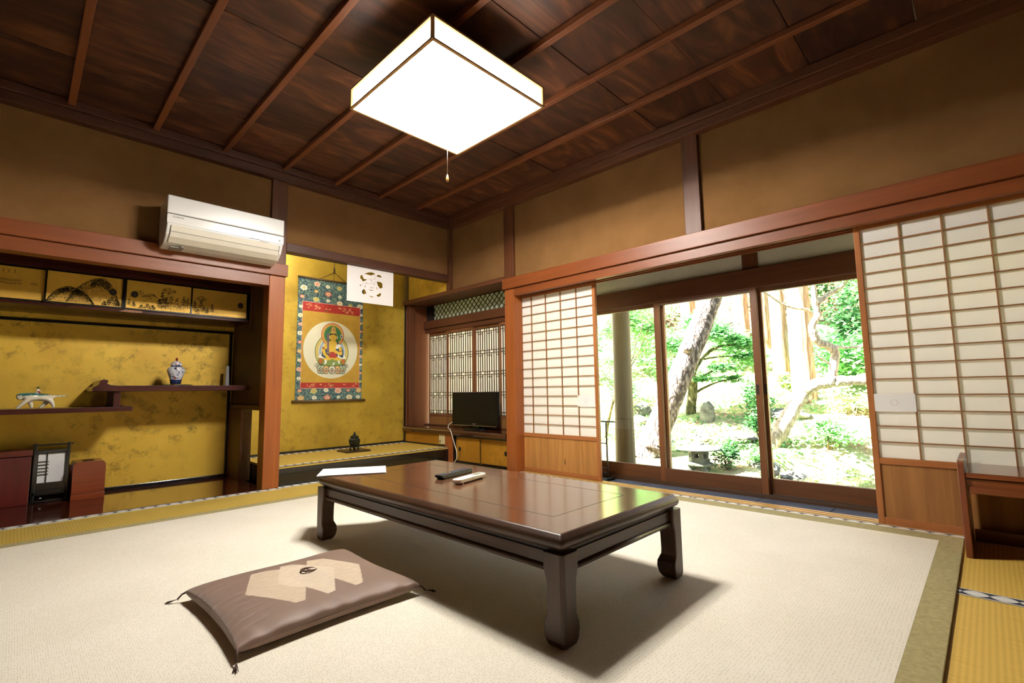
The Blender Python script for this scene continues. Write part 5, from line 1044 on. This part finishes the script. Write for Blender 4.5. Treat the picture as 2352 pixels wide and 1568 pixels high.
for pts, r0 in (([(10.277, 4.573, .885), (10.421, 4.406, 1.023), (10.641, 4.154, 1.206), (10.9, 3.877, 1.294)], .035), ([(10.268, 4.561, 1.026), (10.108, 4.69, 1.264), (9.928, 4.84, 1.503)], .04), ([(10.268, 4.561, 1.026), (10.337, 4.45, 1.306), (10.548, 4.187, 1.63), (10.939, 3.775, 1.716)], .05), ([(10.268, 4.561, 1.026), (10.282, 4.486, 1.448), (10.299, 4.4, 1.917)], .045), ([(10.342, 4.534, .696), (10.595, 4.249, .878), (10.854, 3.971, .966)], .03), ([(10.4, 4.36, 1.40), (10.62, 4.05, 1.45), (10.88, 3.72, 1.44)], .022), ([(10.45, 4.3, 1.5), (10.7, 4.2, 1.62), (10.95, 3.9, 1.56)], .02)):
    P, rr = crooked(pts, np.linspace(r0, r0*.4, len(pts)), 5, .12); MB().tube(P, rr, 8).build('branch', SBARK, st)
leaves('foliage', [((10.196, 4.958, 1.765), (.55, .5, .32), 900), ((10.43, 4.124, 1.95), (.55, .55, .26), 1300), ((10.835, 3.739, 1.75), (.6, .5, .26), 1300), ((10.503, 4.009, 1.22), (.4, .45, .12), 520), ((10.158, 4.251, .98), (.35, .35, .13), 300), ((10.638, 4.579, 2.25), (.55, .5, .22), 800), ((10.773, 3.558, 1.42), (.4, .4, .12), 420), ((10.199, 5.04, 1.2), (.45, .4, .22), 500), ((10.85, 3.95, .98), (.3, .3, .1), 260)], .052, LF2, st, 1.2, .2)
ml = thing('maple_tree', 'slender maple with thin bare twigs and bright leaves behind the log post', 'tree', (8.15, 5.47, -.3))
P, rr = crooked([(8.13, 5.49, -.5), (8.145, 5.473, -.205), (8.205, 5.314, .473), (8.268, 5.187, .897), (8.226, 5.131, 1.577), (8.2, 5.05, 2.3)], [.05, .042, .036, .03, .022, .012], 5, .05); MB().tube(P, rr, 10).build('trunk', SBARK, ml)
for pts, r0 in (([(8.205, 5.314, .473), (8.525, 4.826, 1.571), (8.618, 4.669, 1.994)], .014), ([(8.2, 5.3, .5), (7.978, 4.708, 1.29), (8.015, 4.623, 1.611), (8.08, 4.51, 1.932), (8.055, 4.517, 2.153)], .013), ([(7.975, 4.704, 1.33), (8.242, 4.392, 1.606), (8.317, 4.292, 1.766)], .008), ([(8.23, 5.25, .8), (7.619, 5.097, 1.137), (7.715, 4.958, 1.416), (7.808, 4.881, 1.294)], .008), ([(7.98, 4.70, 1.3), (8.2, 4.45, 1.42), (8.4, 4.2, 1.5)], .006)):
    P, rr = crooked(pts, np.linspace(r0, r0*.5, len(pts)), 6, .25); MB().tube(P, rr, 6).build('branch', SBARK, ml)
leaves('foliage', [((8.935, 5.775, 2.04), (.5, .6, .3), 700), ((8.751, 5.229, 2.154), (.5, .55, .3), 800), ((9.077, 4.922, 1.968), (.5, .5, .25), 600), ((8.977, 5.829, 1.382), (.5, .55, .3), 520), ((9.054, 5.038, 1.343), (.45, .45, .12), 360), ((8.6, 5.4, 2.7), (.8, .8, .3), 900)], .05, LF1, ml, 1.5, .1)
def shrub(c, r_, n, size, mat, lab, group=None, stem=True):
    x, y = c; z = float(ground_z(np.array(x), np.array(y))); t = thing('garden_shrub', lab, 'shrub', (x, y, z), group=group)
    leaves('foliage', [((x+r_[0]*.45*rng.normal()*.5, y+r_[1]*.45*rng.normal()*.5, z+r_[2]*(.55+.25*k)), (r_[0]*(.9-.2*k), r_[1]*(.9-.2*k), r_[2]*.6), n//3) for k in range(3)], size, mat, t, .6, .35)
    if stem:
        q = MB()
        for k in range(4):
            a = rng.random()*6.28; q.tube([(x+.05*math.cos(a), y+.05*math.sin(a), z-.05), (x+r_[0]*.3*math.cos(a), y+r_[1]*.3*math.sin(a), z+r_[2]*.6)], [.018, .008], 6)
        q.build('stems', SBARK, t)
    return t
shrub((10.5, 3.45), (.42, .42, .55), 900, .045, LF2, 'rounded green shrub at the middle of the slope, beside the glass door stile')
shrub((9.45, 1.98), (.45, .5, .30), 900, .04, LF1, 'low spreading green shrub on the bank under the bent grey branch'); shrub((9.0, 1.5), (.35, .45, .24), 600, .035, LF4, 'low yellowish shrub at the water edge near the large paper door')
shrub((7.35, 2.80), (.28, .25, .30), 500, .035, LF3, 'dark green clump right beside the stone lantern'); shrub((7.75, 2.62), (.25, .3, .2), 350, .03, LF1, 'small leafy clump on the shore between lantern and door stile')
shrub((11.4, 1.95), (.5, .6, .4), 700, .045, LF4, 'pale yellow-green shrub behind the bent branch near the large paper door'); shrub((10.4, 6.6), (.6, .6, .6), 900, .05, LF2, 'bushy shrub left behind the log post'); shrub((9.6, 5.9), (.45, .45, .35), 600, .04, LF4, 'low yellow-green shrub between log post and leaning pine')
shrub((9.35, 2.95), (.3, .3, .34), 500, .04, LF3, 'dark shrub behind the foot of the bent grey tree')
for (x, y, rx, rz, n, mt) in ((13.6, 2.45, .9, .9, 1500, LF2), (15.3, 2.6, 1.1, 1.1, 1500, LF3), (15.6, 3.6, .8, .6, 800, LF1), (17.5, 2.6, 1.3, 1.6, 1500, LF3), (19.5, 3.9, 1.4, 1.5, 1500, LF3), (14.6, 5.2, .9, .8, 1100, LF1), (16.0, 6.6, 1.1, .9, 1200, LF2), (13.0, 7.2, 1.0, 1.1, 1200, LF1), (15.0, 8.9, 1.2, 1.4, 1500, LF1), (17.5, 9.5, 1.4, 1.4, 1200, LF2), (20, 6.0, 1.4, 1.0, 1000, LF4), (21.5, 8.5, 1.5, 1.4, 1000, LF2), (12.2, 8.4, .9, 1.0, 1000, LF2), (23, 4.0, 1.6, 1.8, 1000, LF3), (12.9, 3.4, .4, .3, 300, LF4), (13.5, 1.6, 1.0, 1.2, 1200, LF1)):
    shrub((x, y), (rx, rx, rz), n, .075, mt, 'leafy shrub on the wooded slope far behind the garden', 'shrubs on the far slope', stem=False)
U_ = thing('undergrowth', 'scattered low leaves and litter covering the garden slope', 'undergrowth', (12, 4, 0), kind='stuff')
n = 9000; ux = 8+18*rng.random(n)**1.4; uy = .2+.44*ux+(rng.random(n)-.5)*(.55*ux); uz = ground_z(ux, uy)+.05
cl = [((ux[i], uy[i], uz[i]), (.12, .12, .06), 3) for i in range(n) if ground_z(ux[i], uy[i]) > -.5]
leaves('litter_leaves', cl[::2], .035, LF4, U_, .5, .1); leaves('ground_leaves', cl[1::2], .035, LF2, U_, .5, .1)
ptl = thing('fallen_petals', 'tiny pink fallen petals floating along the far shore of the pond', 'petals', (8.5, 1.8, -.55), kind='stuff')
pc = [];
for k in range(260):
    y = .6+2.0*rng.random(); xb = 8.3+max(0, 2.5-y)*1.25+.16*math.sin(y*3.1); pc.append(((xb-.25-.9*rng.random()**2.5, y, -.557), (.03, .03, .0015), 1))
leaves('petals', pc, .018, plain('petal_pink', '#d8a0a8', .6), ptl, 6, .1)
STN = noisy('garden_stone', '#8e8a80', '#4e4a44', 5, .9, bstr=.9, bscale=22); MOS = noisy('lantern_granite', '#74766a', '#4a4e40', 12, .9, bstr=.5, bscale=60)
def rock(c, r_, lab, seed, mat=STN):
    bm = bmesh.new(); bmesh.ops.create_icosphere(bm, subdivisions=4, radius=1); rg = np.random.default_rng(seed); K = rg.normal(size=(9, 3))*2.2; ph = rg.random(9)*6
    for v in bm.verts:
        p = np.array(v.co); d = 1+.10*np.sin(K[:5]@p+ph[:5]).sum()*.6+.05*np.sin(K[5:]@p*3+ph[5:]).sum(); d = round(d*9)/9*.6+d*.4; v.co = Vector(p*d*np.array(r_))
    me = bpy.data.meshes.new('garden_rock'); bm.to_mesh(me); bm.free(); me.materials.append(mat)
    for p in me.polygons: p.use_smooth = True
    o = bpy.data.objects.new('garden_rock', me); COL.objects.link(o); z = float(ground_z(np.array(c[0]), np.array(c[1]))); o.location = (c[0], c[1], max(z, -.62)+r_[2]*(c[2] if len(c) > 2 else .35)); return tag(o, lab, 'rock')
rock((9.95, 4.15, .7), (0.109, 0.15, 0.245), 'upright pointed stone at the foot of the small tree', 1); rock((9.2, 3.3), (0.204, 0.374, 0.0816), 'long flat stone on the slope behind the stone lantern', 2); rock((9.9, 5.65), (0.238, 0.238, 0.204), 'grey rock left of the leaning pine near the log post', 3)
rock((9.3, 5.35), (0.17, 0.204, 0.136), 'smaller rock in front of the grey rock by the log post', 4); rock((7.85, 2.5, .3), (0.238, 0.204, 0.136), 'rock on the pond edge right of the stone lantern', 5); rock((8.25, 2.2, .3), (0.204, 0.17, 0.109), 'mossy shore stone at the left corner of the pond', 6); rock((9.0, 1.75, .2), (0.19, 0.272, 0.0884), 'shore stone at the middle of the far pond edge', 7); rock((9.6, 1.15, .2), (0.204, 0.272, 0.0952), 'dark shore stone beside the large paper door frame', 8)
rock((8.35, 4.25), (0.19, 0.122, 0.0816), 'low stone between the pine foot and the stone lantern', 9); rock((10.9, 3.0), (0.34, 0.408, 0.136), 'broad pale boulder on the slope behind the door pulls', 10); rock((8.9, 3.9), (0.15, 0.204, 0.0612), 'thin flat stone behind the low stone near the pine', 11)
# snow-viewing lantern
sl_ = thing('stone_lantern', 'low stone lantern with a wide round roof by the pond', 'stone lantern', (7.1, 3.135, -.47), R(10), local=True); sl_.scale = (.87, .87, .87)
MB().lathe([(.36, .405), (.365, .42), (.34, .435), (.20, .475), (.08, .49)], (0, 0, 0), 40).build('roof', MOS, sl_); MB().lathe([(.10, .487), (.095, .505), (.05, .53), (.03, .565), (.012, .58)], (0, 0, 0), 20).build('finial', MOS, sl_)
q = MB(); R6 = .165
def hexp(r_, k, ph=30): a = R(60*k+ph); return (r_*math.cos(a), r_*math.sin(a))
for k in range(6):
    (ax, ay), (bx_, by_) = hexp(R6, k), hexp(R6, k+1); (cx_, cy_), (dx_, dy_) = hexp(R6-.03, k), hexp(R6-.03, k+1)
    def seg(t0, t1, z0, z1):
        p = [(ax+(bx_-ax)*t0, ay+(by_-ay)*t0), (ax+(bx_-ax)*t1, ay+(by_-ay)*t1), (cx_+(dx_-cx_)*t1, cy_+(dy_-cy_)*t1), (cx_+(dx_-cx_)*t0, cy_+(dy_-cy_)*t0)]; q.prism(p, 'z', z0, z1)
    seg(0, 1, .20, .275); seg(0, 1, .345, .405); seg(0, .28, .275, .345); seg(.72, 1, .275, .345)
q.build('fire_box', MOS, sl_, bevel=.004); q = MB(); q.lathe([(.10, .10), (.22, .13), (.255, .15), (.255, .185), (.20, .2), (.1, .2)], (0, 0, 0), 6, smooth=False, ph=R(30)); q.build('platform', MOS, sl_, bevel=.008)
for k in range(4):
    a = R(45+90*k); MB().tube([(.11*math.cos(a), .11*math.sin(a), .13), (.17*math.cos(a), .17*math.sin(a), .06), (.19*math.cos(a), .19*math.sin(a), -.06)], [.055, .05, .06], 8).build('leg', MOS, sl_)
# ------------------------------------------------------------------ light
W = bpy.data.worlds.new('world'); SC.world = W; W.use_nodes = True; nt = W.node_tree; bg = nt.nodes['Background']
sk = nt.nodes.new('ShaderNodeTexSky'); sk.sky_type = 'NISHITA'; sk.sun_disc = False; sk.sun_elevation = R(50); sk.sun_rotation = R(0); sk.air_density = 1.2; sk.dust_density = 2.5
nt.links.new(sk.outputs[0], bg.inputs['Color']); bg.inputs['Strength'].default_value = .8
sun = bpy.data.lights.new('sun', 'SUN'); sun.energy = 135; sun.angle = R(1.2); sun.color = (1, .96, .88); so = bpy.data.objects.new('sun', sun); COL.objects.link(so)
so.rotation_euler = Vector((.50, -.50, -.72)).to_track_quat('-Z', 'Y').to_euler()
# ------------------------------------------------------------------ view settings
SC.view_settings.view_transform = 'Standard'; SC.view_settings.look = 'None'; SC.view_settings.exposure = 0; SC.view_settings.gamma = 1; SC.view_settings.use_curve_mapping = False
SC.cycles.use_denoising = True; SC.cycles.max_bounces = 10; SC.cycles.diffuse_bounces = 5; SC.cycles.transparent_max_bounces = 16; SC.cycles.sample_clamp_indirect = 12;
